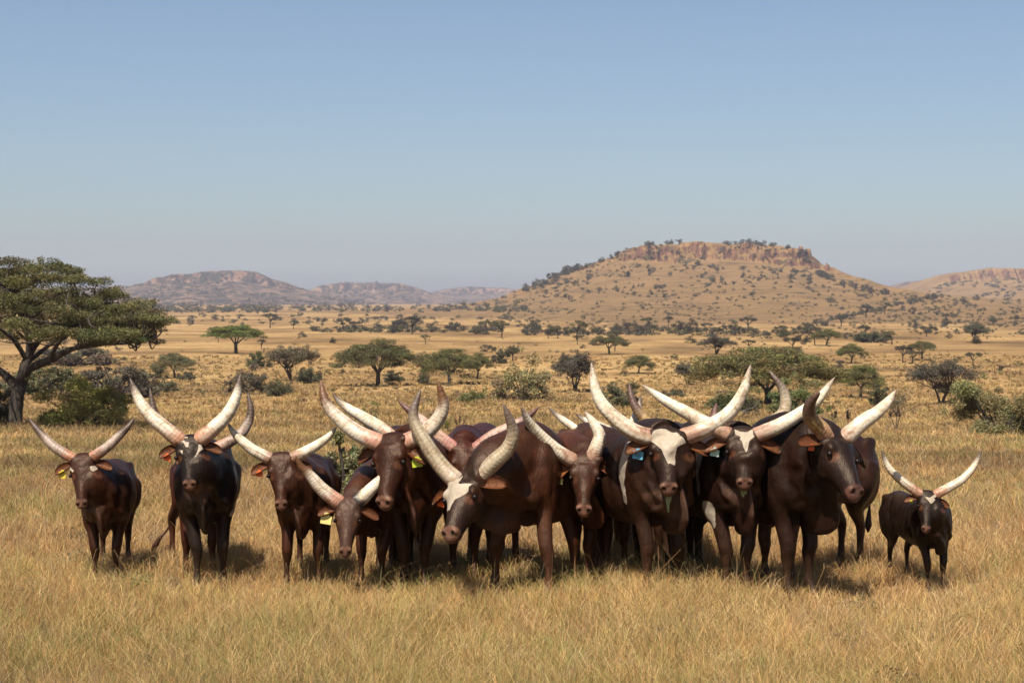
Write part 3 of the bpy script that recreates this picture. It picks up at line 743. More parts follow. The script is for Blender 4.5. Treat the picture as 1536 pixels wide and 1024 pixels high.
HERD = [
 dict(seed=1, patch=[[(134.6,698.1),(142.3,693.9),(144.1,699.9),(139.5,705.8),(135.3,704.1)],[(101.2,695.7),(110.3,705.1),(108.2,707.6),(101.9,700.6)]], s=.78, psi=-8, feet=(158, 870), fx=(143, 174), poll=(121, 681), muz=(121, 760), L=.66, col=BROWN, horns=([(84, 672), (66, 655), (52, 639), (43, 626)], [(160, 671), (177, 655), (192, 640), (202, 626)]), hstyle='grey', hr=.066,
      tags=((0, 'yellow', 10),),  label='young dark brown cow with grey pink horns, alone at the left end of the herd'),
 dict(seed=2, patch=[[(264.9,660.0),(274.2,658.6),(277.6,661.0),(283.0,662.0),(282.5,669.3),(279.1,671.2),(276.6,665.4),(272.2,660.5)],[(293.7,655.1),(301.0,658.1),(301.5,660.5),(297.6,661.0)],[(296.6,664.4),(301.0,664.9),(303.0,671.2),(298.6,676.1),(292.2,685.9),(290.8,685.4),(294.7,676.6),(297.1,672.2)],[(268.8,673.2),(273.7,674.7),(273.7,680.5),(271.2,678.1)],[(272.7,652.7),(281.0,652.2),(280.0,654.6),(273.2,654.6)]], s=.92, psi=-9, feet=(309, 882), fx=(296, 334), poll=(282, 655), muz=(283, 731), L=.60, col=BLACK, low=(.017, .011, .009), face=(.014, .0085, .0068), horns=([(246, 641), (222, 619), (206, 595), (195, 567)], [(320, 643), (342, 620), (355, 592), (361, 560)]), hstyle='brown_tip', hr=.080, hd=(.1, .12),
      tags=((0, 'orange', 9),), white=(('b', (.40, .29, 1.20), (.36, .31, .98), .04), ('b', (.40, .27, .86), (.42, .24, .74), .03)), label='black cow with white forehead flecks and broad upswept horns, orange tag in one ear'),
 dict(seed=3, s=.86, psi=-12, feet=(302, 862), fx=(280, 318), rx=(260, None), poll=(303, 668), muz=(303, 735), hdep=.1, col=MAROON, horns=([(262, 655), (240, 635), (230, 612), (225, 582)], [(345, 662), (366, 645), (376, 618), (372, 588)]), hstyle='grey', tail=((256, 786, .3), (240, 806, .3), (224, 834, .3)), reach=.84,
      label='reddish cow mostly hidden behind the black cow, its dark tail swung out to the left'),
 dict(seed=4, s=.82, psi=-2, feet=(455, 880), fx=(430, 478), poll=(420, 681), muz=(421, 761), L=.66, col=BROWN, horns=([(382, 676), (362, 660), (350, 648), (342, 634)], [(459, 677), (479, 665), (494, 653), (505, 640)]), hstyle='ivory', hr=.070, hd=(.05, .05),
      tags=((0, 'orange', 8),), label='dark brown cow with short ivory horns and orange tag, behind the low headed cow'),
 dict(seed=5, s=.82, psi=14, hdep=-.32, feet=(562, 876), fx=(541, 573), poll=(522, 748), muz=(517, 831), L=.64, reach=1.05, col=MID, face=(.080, .038, .025), horns=([(485, 735), (466, 714), (452, 700), (444, 684)], [(552, 738), (566, 724), (577, 712), (584, 700)]), hstyle=('rust_tip', 'dark_base'), hr=.082, hd=(-.1, .06),
      tags=((0, 'pale_yellow', 14),), ear=(-5, 5), label='brown cow lowering its head, one horn pale and one dark at the base'),
 dict(seed=6, lf=.80, s=1.0, psi=-6, feet=(622, 882), fx=(606, 638), poll=(580, 653), muz=(571, 759), L=.72, bull=1, isbull=True, col=BROWN, dewlap=1.0, r=(.9, -.45, 0), horns=([(538, 650), (507, 626), (488, 602), (481, 570)], [(632, 652), (654, 633), (665, 607), (656, 570)]), hstyle='rust_tip', hr=.082, hd=(.15, -.05), reach=.86,
      tags=((1, 'lime', 13),), ear=(0, 14), label='large brown bull with folded dewlap and rusty tipped horns curling inward, lime tag'),
 dict(seed=7, s=.97, psi=0, feet=(592, 856), poll=(612, 662), muz=(612, 740), col=DARK, horns=([(575, 645), (545, 626), (515, 607), (498, 590)], [(648, 655), (652, 640), (655, 630), (655, 620)]), hstyle='brown_tip', reach=.84, hr=.075,
      label='hidden cow showing only one white horn and a dark hump behind the lime tagged bull'),
 dict(seed=8, s=1.0, psi=8, feet=(697, 864), fx=(679, 712), poll=(698, 668), muz=(697, 752), L=.64, col=MAROON, horns=([(655, 652), (632, 630), (612, 614), (598, 602)], [(738, 655), (766, 640), (790, 626), (809, 610)]), hstyle='pink', hr=.066, reach=.84,
      label='maroon cow peering out between two bulls, its long pink horns spread sideways'),
 dict(seed=9, lf=.86, patch=[[(660.5,713.2),(667.3,706.4),(681.0,701.6),(683.8,703.7),(679.6,707.8),(681.0,711.9),(683.8,712.6),(692.6,708.5),(686.5,716.7),(685.8,722.1),(689.2,724.9),(697.4,722.8),(705.6,721.4),(700.2,727.6),(700.2,733.8),(692.0,741.3),(681.0,748.8),(676.9,757.0),(673.5,763.8),(667.3,763.8),(663.2,769.3),(661.2,777.5),(659.1,777.5),(656.4,769.3),(655.0,755.6),(655.0,735.1),(656.4,724.2)]], s=1.03, psi=30, feet=(781, 889), fx=(742, 822), poll=(691, 708), muz=(668, 800), L=.74, bull=1, isbull=True, reach=.96, col=(.046, .0185, .0088), face=(.032, .0150, .009), rear=(.115, .030, .008), belly=(.12, .048, .025), r=(.72, -.70, -.12), horns=([(663, 700), (637, 662), (620, 625), (631, 583)], [(738, 696), (762, 672), (769, 645), (755, 605)]), hstyle='horn', hr=.078, hd=(.1, -.1), dewlap=.9,
      tags=((0, 'orange', 11),), ear=(0, -18), earc=(.17, .058, .021),  label='white faced bull turning its head to the left, orange tag on its far ear'),
 dict(seed=10, s=.97, psi=-34, feet=(871, 876), fx=(861, 884), poll=(878, 683), muz=(876, 769), L=.70, hw=.86, col=(.052, .016, .0072), face=(.056, .0205, .0105), rear=(.125, .034, .010), horns=([(838, 678), (812, 655), (793, 632), (782, 610)], [(896, 667), (899, 652), (890, 634), (877, 617)]), hstyle='ivory', hr=.072, dewlap=.8,
      hdep=-.2, hd=(-.3, .05), tags=((0, 'pale_yellow', 10),), ear=(20, 0), earc=(.24, .075, .024), label='reddish cow with a narrow face and small square yellow tag, between the white faced bulls'),
 dict(seed=11, s=.95, psi=0, feet=(914, 858), poll=(908, 690), muz=(908, 765), col=RED, horns=([(884, 664), (862, 643), (840, 626), (822, 611)], [(935, 672), (945, 664), (952, 655), (957, 645)]), hstyle='brown_tip', reach=.84, hr=.058,
      label='hidden reddish cow, only its slender left horn rising behind the narrow faced cow'),
 dict(seed=12, s=.97, psi=0, feet=(934, 852), poll=(933, 664), muz=(933, 735), col=DARK, horns=([(914, 648), (895, 637), (878, 630), (863, 620)], [(944, 646), (952, 628), (958, 612), (961, 593)]), hstyle='brown_tip', reach=.84, hr=.056,
      label='hidden dark cow whose short thin horns show left of the blue tagged bull'),
 dict(seed=13, patch=[[(974.6,654.6),(982.5,642.9),(992.2,639.0),(1000.0,641.0),(1007.9,646.3),(1016.6,645.4),(1020.5,652.7),(1030.3,662.0),(1024.5,666.4),(1014.7,672.2),(1012.7,683.9),(1013.2,698.6),(1007.9,694.7),(1002.0,694.7),(996.1,682.0),(992.2,672.2),(984.4,665.4),(977.6,658.1)]], s=1.05, psi=-28, feet=(993, 895), fx=(970, 1020), rx=(906, None), poll=(1003, 645), muz=(1004, 737), L=.68, bull=.8, isbull=True, col=(.028, .0118, .0068), low=(.056, .023, .0135), face=(.031, .0145, .0095), horns=([(952, 648), (916, 621), (895, 590), (887, 544)], [(1054, 645), (1092, 621), (1114, 588), (1126, 547)]), hstyle='ivory', hr=.075, hd=(.12, .1), dewlap=.8, drool=.16,
      tags=((0, 'blue', 13),), earc=(.17, .058, .021), white=(('b', (.36, -.32, 1.28), (.27, -.34, 1.02), .075), ('b', (.27, -.34, 1.02), (.30, -.32, .82), .05)), label='dark bull with a white forehead, huge ivory lyre horns and a blue ear tag'),
 dict(seed=14, s=1.0, psi=0, feet=(1012, 855), poll=(1008, 660), muz=(1008, 735), col=DARK, horns=([(978, 640), (958, 618), (948, 598), (943, 572)], [(1040, 650), (1062, 640), (1075, 634), (1086, 626)]), hstyle='amber', reach=.84, hr=.06,
      label='hidden cow behind the blue tagged bull, only one brownish upright horn showing'),
 dict(seed=15, patch=[[(1101.6,639.5),(1112.1,645.5),(1122.0,645.5),(1131.8,638.5),(1129.7,649.0),(1132.5,651.8),(1123.7,661.3),(1122.0,671.9),(1119.2,678.9),(1115.6,670.8),(1113.2,661.3),(1109.7,657.8),(1112.1,653.2),(1104.4,649.0)]], s=1.03, psi=-14, feet=(1104, 894), fx=(1089, 1121), poll=(1115, 645), muz=(1118, 729), L=.64, bull=.7, isbull=True, col=(.020, .009, .006), low=(.042, .018, .0115), face=(.032, .015, .0098), horns=([(1072, 642), (1036, 622), (1000, 602), (963, 577)], [(1165, 640), (1197, 622), (1226, 600), (1252, 566)]), hstyle='ivory', hr=.069, hd=(.2, .05), dewlap=.8, drool=.08,
      tags=((0, 'green_white', 11),), earc=(.17, .058, .021), white=(('b', (.42, -.26, .78), (.47, -.25, .5), .06), ('b', (.47, .24, .56), (.48, .22, .46), .03), ('b', (.5, -.2, .2), (.5, -.2, .17), .04), ('b', (.36, -.32, 1.22), (.33, -.33, .92), .045), ('b', (.1, -.36, 1.0), (.2, -.36, .9), .03)), label='dark bull with a small white blaze, straight ivory horns and a pale green tag'),
 dict(seed=16, s=.97, psi=44, feet=(1166, 876), poll=(1121, 662), muz=(1110, 735), col=(.032, .0135, .0085), horns=([(1092, 650), (1075, 638), (1072, 622), (1075, 604)], [(1152, 640), (1176, 618), (1176, 588), (1154, 556)]), hstyle=('pink', 'horn'), reach=.84, hr=.075, male=(-.50, .02, 0), low=(.10, .045, .03), rx=(None, 1284),
      label='half hidden animal behind the right hand bulls, one curved brownish horn and hind leg showing'),
 dict(seed=17, lf=.86, s=1.08, psi=-38, feet=(1200, 896), fx=(1179, 1217), poll=(1263, 645), muz=(1292, 737), L=.72, bull=1, isbull=True, reach=.95, col=(.017, .0078, .0053), face=(.020, .0092, .0063), low=(.034, .015, .0095), r=(.74, .67, 0), horns=([(1232, 644), (1215, 625), (1216, 604), (1230, 588)], [(1293, 634), (1315, 619), (1332, 602), (1345, 584)]), hstyle=('amber', 'ivory'), hr=.072, hd=(-.28, .15), dewlap=.9,
      tags=((0, 'orange', 8),), ear=(-12, 0), muzc=(.16, .075, .055), label='very dark bull turning its head to the right, one amber horn and one white horn'),
 dict(seed=18, patch=[[(1386.2,742.6),(1394.5,745.9),(1404.5,739.3),(1406.8,742.6),(1400.2,746.6),(1404.2,747.9),(1396.9,755.9),(1392.9,750.9)]], s=.60, psi=-13, feet=(1402, 884), fx=(1391, 1416), rx=(1337, 1364), poll=(1394, 737), muz=(1390, 797), L=.66, col=BLACK, low=(.03, .015, .010), face=(.016, .009, .007), horns=([(1369, 733), (1348, 717), (1332, 699), (1322, 674)], [(1421, 732), (1444, 718), (1461, 699), (1473, 674)]), hstyle='brown_tip', hr=.072, hd=(.08, .08),
      tags=((0, 'lime', 4),),  label='small black cow with wide crescent horns, alone at the right end of the herd'),
]
def build_herd():
    for sp in HERD: make_cow(sp)
# ------------------------------------------------------------------ trees, bushes, grass
def leaf_material(name, trans=.24, k=1.0):
    m, nt, b, out = new_mat(name)
    lc = N(nt, 'ShaderNodeAttribute', attribute_name='lc').outputs['Color']
    oi = N(nt, 'ShaderNodeObjectInfo').outputs['Color']
    c = alb(nt, mix(nt, 1.0, lc, oi, 'MULTIPLY'), k)
    nt.links.new(c, b.inputs['Base Color']); b.inputs['Roughness'].default_value = .6; b.inputs['Specular IOR Level'].default_value = .25
    tr = N(nt, 'ShaderNodeBsdfTranslucent'); nt.links.new(c, tr.inputs[0])
    ms = N(nt, 'ShaderNodeMixShader', i_0=trans); nt.links.new(b.outputs[0], ms.inputs[1]); nt.links.new(tr.outputs[0], ms.inputs[2])
    nt.links.new(ms.outputs[0], out.inputs[0])
    return m

def bark_material():
    m, nt, b, out = new_mat('acacia_bark')
    tc = N(nt, 'ShaderNodeTexCoord'); mp = N(nt, 'ShaderNodeMapping'); mp.inputs['Scale'].default_value = (1, 1, .3)
    nt.links.new(tc.outputs['Object'], mp.inputs[0])
    n1 = noise_node(nt, mp.outputs[0], 6, 6, .65)
    c = ramp(nt, n1, [(.32, (.028, .020, .015)), (.5, (.070, .050, .036)), (.66, (.15, .115, .082))]).outputs[0]
    nt.links.new(alb(nt, c, .58), b.inputs['Base Color']); b.inputs['Roughness'].default_value = .9
    bump(nt, b, n1, .8, .06)
    return m

M_LEAF = leaf_material('acacia_leaves'); M_BARK = bark_material()
M_GRASS = leaf_material('dry_grass', .30, .84)

def leaf_quads(C, size, aspect, g, up_bias=.4):
    """one small leaf blade (quad) at each row of C"""
    n = len(C)
    d = g.normal(size=(n, 3)); d[:, 2] *= .6; d /= np.linalg.norm(d, axis=1, keepdims=True)
    nn = g.normal(size=(n, 3)); nn[:, 2] += up_bias * 2
    e = np.cross(d, nn); e /= np.linalg.norm(e, axis=1, keepdims=True) + 1e-9
    sz = size * g.uniform(.6, 1.4, (n, 1))
    a = d * sz; b = e * sz * aspect
    V = np.stack([C - a, C + b, C + a, C - b], 1).reshape(-1, 3)
    return V, np.arange(4 * n).reshape(-1, 4)

def clump_leaves(clumps, n, size, aspect, seed, hue, shell=.5):
    """clumps: rows of x y z rx ry rz; leaves fill each clump, thicker towards its rim"""
    g = np.random.default_rng(seed)
    clumps = np.asarray(clumps, float)
    w = clumps[:, 3] * clumps[:, 4] * (.3 + clumps[:, 5]); w /= w.sum()
    k = g.choice(len(clumps), n, p=w)
    d = g.normal(size=(n, 3)); d /= np.linalg.norm(d, axis=1, keepdims=True)
    rad = g.uniform(0, 1, (n, 1)) ** shell
    C = clumps[k, :3] + d * rad * clumps[k, 3:6]
    V, Q = leaf_quads(C, size, aspect, g)
    ck = g.uniform(.72, 1.3, (len(clumps), 1)) * np.array([1, 1, 1]) + g.normal(0, .07, (len(clumps), 3))
    col = np.array(hue) * np.clip(ck[k], .4, 1.6) * g.uniform(.65, 1.35, (n, 1))
    yel = g.uniform(0, 1, n) < .03
    col[yel] = col[yel] * np.array([2.1, 1.6, 1.1])
    return V, Q, np.repeat(col, 4, axis=0)

OLIVE = (.130, .118, .046); GREYG = (.120, .106, .062); GREEN = (.11, .135, .030); DUSTY = (.20, .18, .085); PALE = (.24, .22, .11)

def make_acacia(seed, leaves, leaf, R=5.0, H=6.0, trunk_h=1.7, thick=.30, dome=.34, tiers=46, hue=OLIVE, tr=.24, lean=.3, spread=1.0, deep=.28):
    """flat-topped acacia: tapered forking trunk, limbs that fan out under a broken umbrella of leaf clumps"""
    g = np.random.default_rng(seed); rnd = random.Random(seed)
    clumps = []; ctr = []
    for k in range(tiers):
        a = k * 2.39996 + g.uniform(-.5, .5); rr = math.sqrt((k + .5) / tiers) * R * g.uniform(.82, 1.06)
        lob = 1 + .16 * math.sin(a * 2 + seed) + .10 * math.sin(a * 3 + seed * 2)
        x, y = rr * lob * math.cos(a), rr * lob * math.sin(a)
        zt = H * (1 - dome * min(1.2, (rr / R)) ** 2.2) - H * thick * .25 + g.uniform(-.10, .03) * H
        zt -= H * deep * g.uniform(0, 1) ** 1.6 * (1.15 - .55 * rr / R)
        hr = R * g.uniform(.15, .27)
        clumps.append((x, y, zt, hr, hr, H * thick * g.uniform(.16, .34))); ctr.append((x, y, zt))
        for q in range(3):      # ragged little sprays at the rim of the clump
            b = g.uniform(0, 6.28)
            clumps.append((x + hr * .9 * math.cos(b), y + hr * .9 * math.sin(b), zt + g.uniform(-.05, .05) * H, hr * .4, hr * .4, H * thick * g.uniform(.08, .18)))
    V, Q, C = clump_leaves(clumps, leaves, leaf, .42, seed, hue, .42)
    crown = mesh_np('crown', V, [Q], False, {'lc': C}, mat=M_LEAF)
    mb = MB()
    lx, ly = g.uniform(-lean, lean, 2)
    fork = np.array([lx, ly, trunk_h])
    mb.tube(crom([(0, 0, -.4), (lx * .1, ly * .1, trunk_h * .3), (lx * .6, ly * .6, trunk_h * .75), fork], 4), np.linspace(tr * 1.35, tr * .9, 13) * (1 + .08 * g.normal(size=13)), None, (1, 0, 0), 9)
    nl = 5
    a0 = g.uniform(0, 6.28); limbs = []
    for k in range(nl):
        a = a0 + k * 6.283 / nl + g.uniform(-.35, .35); rr = R * g.uniform(.42, .62) * spread
        e = np.array([rr * math.cos(a), rr * math.sin(a), H * (1 - dome * .3) - H * thick * g.uniform(.55, .8)])
        m = fork + (e - fork) * .45 + np.array([0, 0, -H * .02 + g.uniform(-.05, .08) * H])
        P = crom([fork - (0, 0, .15), m, e], 6); limbs.append(P)
        mb.tube(P, np.linspace(tr * .62, tr * .20, len(P)), None, (1, .2, 0), 7)
    allp = np.vstack([l[4:] for l in limbs])
    for c in np.array(ctr):
        k = np.argmin(np.linalg.norm(allp - c, axis=1)); s0 = allp[k]
        m = (s0 + c) / 2 + np.array([g.normal() * .2, g.normal() * .2, -.08 * H * g.uniform(0, 1)])
        P = crom([s0, m, c], 3)
        mb.tube(P, np.linspace(tr * .20, tr * .05, len(P)), None, (1, .2, 0), 5)
    trunk = mesh_np('trunk', mb.verts(), mb.faces(), True, mat=M_BARK)
    return {'trunk': trunk, 'crown': crown, 'R': R, 'H': H}

def make_roundtree(seed, leaves, leaf, R=3.2, H=5.2, hue=GREYG, tr=.17, low=.30):
    g = np.random.default_rng(seed); clumps = []; ctr = []
    for k in range(38):
        d = g.normal(size=3); d /= np.linalg.norm(d); d[2] = abs(d[2]) * 1.1 - .25
        rr = g.uniform(.45, .95)
        c = np.array([d[0] * R * rr, d[1] * R * rr, H * (low + .36) + d[2] * H * .42 * rr])
        h = R * g.uniform(.20, .34)
        clumps.append((*c, h, h, h * .62)); ctr.append(c)
        for q in range(2):
            b = g.normal(size=3) * h * .8; clumps.append((*(c + b), h * .4, h * .4, h * .3))
    V, Q, C = clump_leaves(clumps, leaves, leaf, .45, seed, hue, .5)
    crown = mesh_np('crown', V, [Q], False, {'lc': C}, mat=M_LEAF)
    mb = MB(); ns = 3
    for k in range(ns):
        a = g.uniform(0, 6.28); f = np.array([math.cos(a) * R * .28, math.sin(a) * R * .28, H * .36])
        P = crom([(math.cos(a) * tr * .4, math.sin(a) * tr * .4, -.3), f * (.45, .45, .5), f], 4)
        mb.tube(P, np.linspace(tr, tr * .55, len(P)), None, (1, 0, 0), 7)
        for c in ctr[k::ns]:
            m = (f + c) / 2 + g.normal(size=3) * .15
            Q2 = crom([f, m, c], 3); mb.tube(Q2, np.linspace(tr * .42, tr * .08, len(Q2)), None, (1, .2, 0), 5)
    return {'trunk': mesh_np('trunk', mb.verts(), mb.faces(), True, mat=M_BARK), 'crown': crown, 'R': R, 'H': H * (low + .36 + .42)}

def make_bush(seed, leaves, leaf, R=2.0, H=2.2, hue=GREYG, stems=9):
    g = np.random.default_rng(seed); clumps = []; ctr = []
    for k in range(24):
        a = g.uniform(0, 6.28); rr = R * math.sqrt(g.uniform(0, 1)) * .88
        top = H * (1 - .5 * (rr / R) ** 2) * (1 + .22 * math.sin(a * 3 + seed))
        h = R * g.uniform(.18, .32); z = g.uniform(.15, .95) * top
        clumps.append((rr * math.cos(a), rr * math.sin(a), z, h, h, h * .7)); ctr.append(clumps[-1][:3])
        for q in range(2):
            b = g.normal(size=3) * h * .8; clumps.append((clumps[-1 - q][0] + b[0], clumps[-1 - q][1] + b[1], max(.05, z + b[2]), h * .4, h * .4, h * .35))
    V, Q, C = clump_leaves(clumps, leaves, leaf, .45, seed, hue, .55)
    crown = mesh_np('foliage', V, [Q], False, {'lc': C}, mat=M_LEAF)
    mb = MB()
    for c in ctr[:stems * 2]:
        c = np.array(c); P = crom([(c[0] * .1, c[1] * .1, -.15), c * (.5, .5, .55), c * (1.06, 1.06, 1.04)], 4)
        mb.tube(P, np.linspace(.055, .012, len(P)), None, (1, .1, 0), 5)
    return {'stems': mesh_np('stems', mb.verts(), mb.faces(), True, mat=M_BARK), 'foliage': crown, 'R': R, 'H': H}

def far_mesh(seed, umbrella, leaves=1000, leaf=.14, hue=GREYG):
    """small far tree or bush as one mesh: leaf clumps on short stems"""
    g = np.random.default_rng(seed); clumps = []
    if umbrella:
        for k in range(12):
            a = g.uniform(0, 6.28); r = 2.4 * math.sqrt(g.uniform(0, 1))
            clumps.append((r * math.cos(a), r * math.sin(a), 3.4 - .10 * r * r + g.uniform(-.2, .2), .8, .8, .36))
    else:
        for k in range(10):
            a = g.uniform(0, 6.28); r = 1.7 * math.sqrt(g.uniform(0, 1))
            clumps.append((r * math.cos(a), r * math.sin(a), g.uniform(.3, 2.3) * (1 - .06 * r * r), .8, .8, .6))
    V, Q, C = clump_leaves(clumps, leaves, leaf, .6, seed, hue, .45)
    mb = MB()
    if umbrella:
        mb.tube([(0, 0, -.3), (.05, 0, 1.0), (.1, 0, 1.6)], [.2, .16, .13], None, (1, 0, 0), 6)
        for c in clumps[:6]: mb.tube(crom([(.1, 0, 1.5), (c[0] * .5, c[1] * .5, 2.4), c[:3]], 3), np.linspace(.11, .04, 7), None, (1, 0, 0), 5)
    else:
        for c in clumps[:5]: mb.tube(crom([(0, 0, -.3), (c[0] * .5, c[1] * .5, c[2] * .5), c[:3]], 2), np.linspace(.09, .04, 5), None, (1, 0, 0), 5)
    tv = mb.verts(); f = mb.faces()
    nq = len(Q)
    me = mesh_np('far', np.vstack([V, tv]), [np.vstack([Q, f[0] + len(V)]), f[1] + len(V)], False, {'lc': np.vstack([C, np.tile((.05, .04, .03), (len(tv), 1))])}, mat=M_LEAF)
    return {'mesh': me, 'R': 2.9 if umbrella else 2.2, 'H': 3.7 if umbrella else 2.6, 'V': V, 'Q': Q, 'C': C}

def plant(kind, proto, name, label, cat, px, base, wpx, top, tint=(1, 1, 1), rot=None, group=None, seed=0, d=None, pos=None):
    P = drop(px, base) if pos is None else pos
    k = P[1] / F
    sx = wpx * k / (2 * proto['R']); sz = (base - top) * k / proto['H']
    rot = random.Random(int(px * 7 + base * 13)).uniform(0, 6.28) if rot is None else rot
    if 'mesh' in proto:
        o = link(name, proto['mesh'], None, P); tag(o, label, cat, group)
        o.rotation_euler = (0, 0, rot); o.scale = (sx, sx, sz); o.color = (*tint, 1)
        return o
    o = thing(name, label, cat, P, group); o.rotation_euler = (0, 0, rot); o.scale = (sx, sx, sz)
    for pn in ('trunk', 'stems', 'crown', 'foliage'):
        if pn in proto:
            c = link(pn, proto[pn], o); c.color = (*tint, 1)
    return o

def big_tree():
    """the large acacia at the left edge, its trunk and limbs where the photograph has them"""
    B = drop(24, 641); d = B[1]; k = d / F
    def pt(px, py, dd=0): return at(px, py, d) + (0, dd, 0) - B
    mb = MB()
    def limb(pts, r0, r1, seg=9):
        P = crom(np.array([pt(*p) for p in pts]), 6); n = len(P)
        g = np.random.default_rng(int(pts[0][0] * 3 + n)); mb.tube(P, np.linspace(r0, r1, n) * (1 + .07 * g.normal(size=n)), None, (1, .1, 0), seg)
        return P
    ends = []
    limb([(22, 652), (23, 630), (25, 600), (30, 578), (34, 566)], .37, .28, 12)
    ends += [limb([(32, 572), (48, 553, -.5), (84, 538, -1), (122, 521, -1.2), (160, 515, -1.2), (200, 513, -1.4), (240, 508, -1.6)], .24, .05)]
    ends += [limb([(33, 568), (38, 545), (48, 520, .4), (66, 494, 1), (94, 470, 1.5), (130, 455, 2)], .25, .05)]
    ends += [limb([(26, 585), (12, 566), (-14, 548), (-60, 520, -.6), (-120, 500, -1), (-170, 485, -1)], .24, .05)]
    ends += [limb([(40, 540), (28, 512, -.6), (12, 492, -1.4), (-20, 470, -2.2)], .14, .04)]
    ends += [limb([(47, 522), (52, 488, -1.4), (46, 455, -2.6), (40, 425, -3.4)], .14, .03)]
    ends += [limb([(84, 538, -1), (110, 512, -2.6), (150, 485, -4), (180, 470, -4.6)], .12, .03)]
    ends += [limb([(36, 556), (24, 525, 2), (0, 485, 4), (-30, 455, 5.2)], .14, .03)]
    ends += [limb([(40, 545), (70, 505, 2.6), (100, 478, 4.6), (140, 470, 5.6)], .12, .03)]
    allp = np.vstack([e[6:] for e in ends])
    g = np.random.default_rng(11); clumps = []; ctr = []
    cx, Rr = 6, 240.0
    def outline(u):      # top of the crown (photo rows) by distance from its axis, right-hand side
        return np.interp(u, [-1.0, -.7, -.3, 0, .22, .42, .57, .68, .84, .94, 1.0], [478, 420, 388, 381, 386, 396, 414, 440, 455, 467, 488])
    for q in range(230):
        a = q * 2.39996 + g.uniform(-.3, .3); rr = math.sqrt((q + .5) / 230)
        u = rr * math.cos(a) ; v = rr * math.sin(a)
        sgn = 1 if u >= 0 else -1
        ytop = outline(sgn * rr if abs(u) > .25 else rr * (1 if q % 2 else -1)) - 12
        th = np.interp(rr, [0, .55, .8, 1], [52, 50, 44, 22])
        y = ytop + 10 + g.uniform(0, 1) ** 1.3 * (th + 16)
        hr = g.uniform(13, 27) * k
        c = pt(cx + u * Rr, y, v * Rr * k)
        clumps.append((*c, hr, hr, g.uniform(6, 12) * k)); ctr.append(c)
        for j in range(4):
            b = g.uniform(0, 6.28); clumps.append((c[0] + hr * math.cos(b), c[1] + hr * math.sin(b), c[2] + g.uniform(-5, 7) * k, hr * .38, hr * .38, g.uniform(3, 6) * k))
    for q in range(40):      # the low right-hand sprays that droop past the long limb
        x = g.uniform(120, 250); y = 494 + g.uniform(-30, 20) - (x < 150) * 14
        hr = g.uniform(14, 24) * k; c = pt(x, y, g.uniform(-3.0, 1.0))
        clumps.append((*c, hr, hr, g.uniform(5, 9) * k)); ctr.append(c)
    V, Q, C = clump_leaves(clumps, 265000, .044, .45, 12, (.098, .090, .033), .45)
    for c in np.array(ctr):
        s0 = allp[np.argmin(np.linalg.norm(allp - c, axis=1) + np.maximum(allp[:, 2] - c[2], 0))]
        m = (s0 + c) / 2 + g.normal(size=3) * .25 + (0, 0, -.15)
        P = crom([s0, m, c], 4); mb.tube(P, np.linspace(.06, .012, len(P)), None, (1, .1, 0), 5)
    o = thing('acacia_tree', 'large flat topped acacia with dark forked trunk, cut off by the left edge', 'tree', B, 'acacia trees on the plain')
    link('trunk', mesh_np('trunk', mb.verts(), mb.faces(), True, mat=M_BARK), o)
    link('crown', mesh_np('crown', V, [Q], False, {'lc': C}, mat=M_LEAF), o)

UMB = [make_acacia(21, 36000, .092, tiers=70, deep=.30), make_acacia(22, 36000, .092, tiers=70, thick=.34, dome=.42, deep=.36), make_acacia(23, 32000, .095, tiers=70, thick=.26, dome=.30, trunk_h=1.9, deep=.22)]
BIGU = make_acacia(24, 60000, .085, tiers=120, thick=.28, dome=.42, trunk_h=1.3, tr=.22, deep=.36)
RND = [make_roundtree(31, 18000, .09), make_roundtree(32, 18000, .09, low=.2), make_roundtree(33, 18000, .095, R=3.6)]
THIN = make_roundtree(36, 3200, .09, R=3.2, H=5.0, tr=.10, low=.28, hue=GREYG)
BSH = [make_bush(41, 9000, .075), make_bush(42, 9000, .075, H=1.6), make_bush(43, 8000, .08, R=1.7, H=2.4)]
BIGB = make_bush(45, 30000, .05, R=2.2, H=2.6, stems=12)
FARU = [far_mesh(51, True), far_mesh(52, True), far_mesh(53, True, hue=OLIVE)]
FARB = [far_mesh(61, False), far_mesh(62, False), far_mesh(63, False, hue=OLIVE), far_mesh(64, False)]

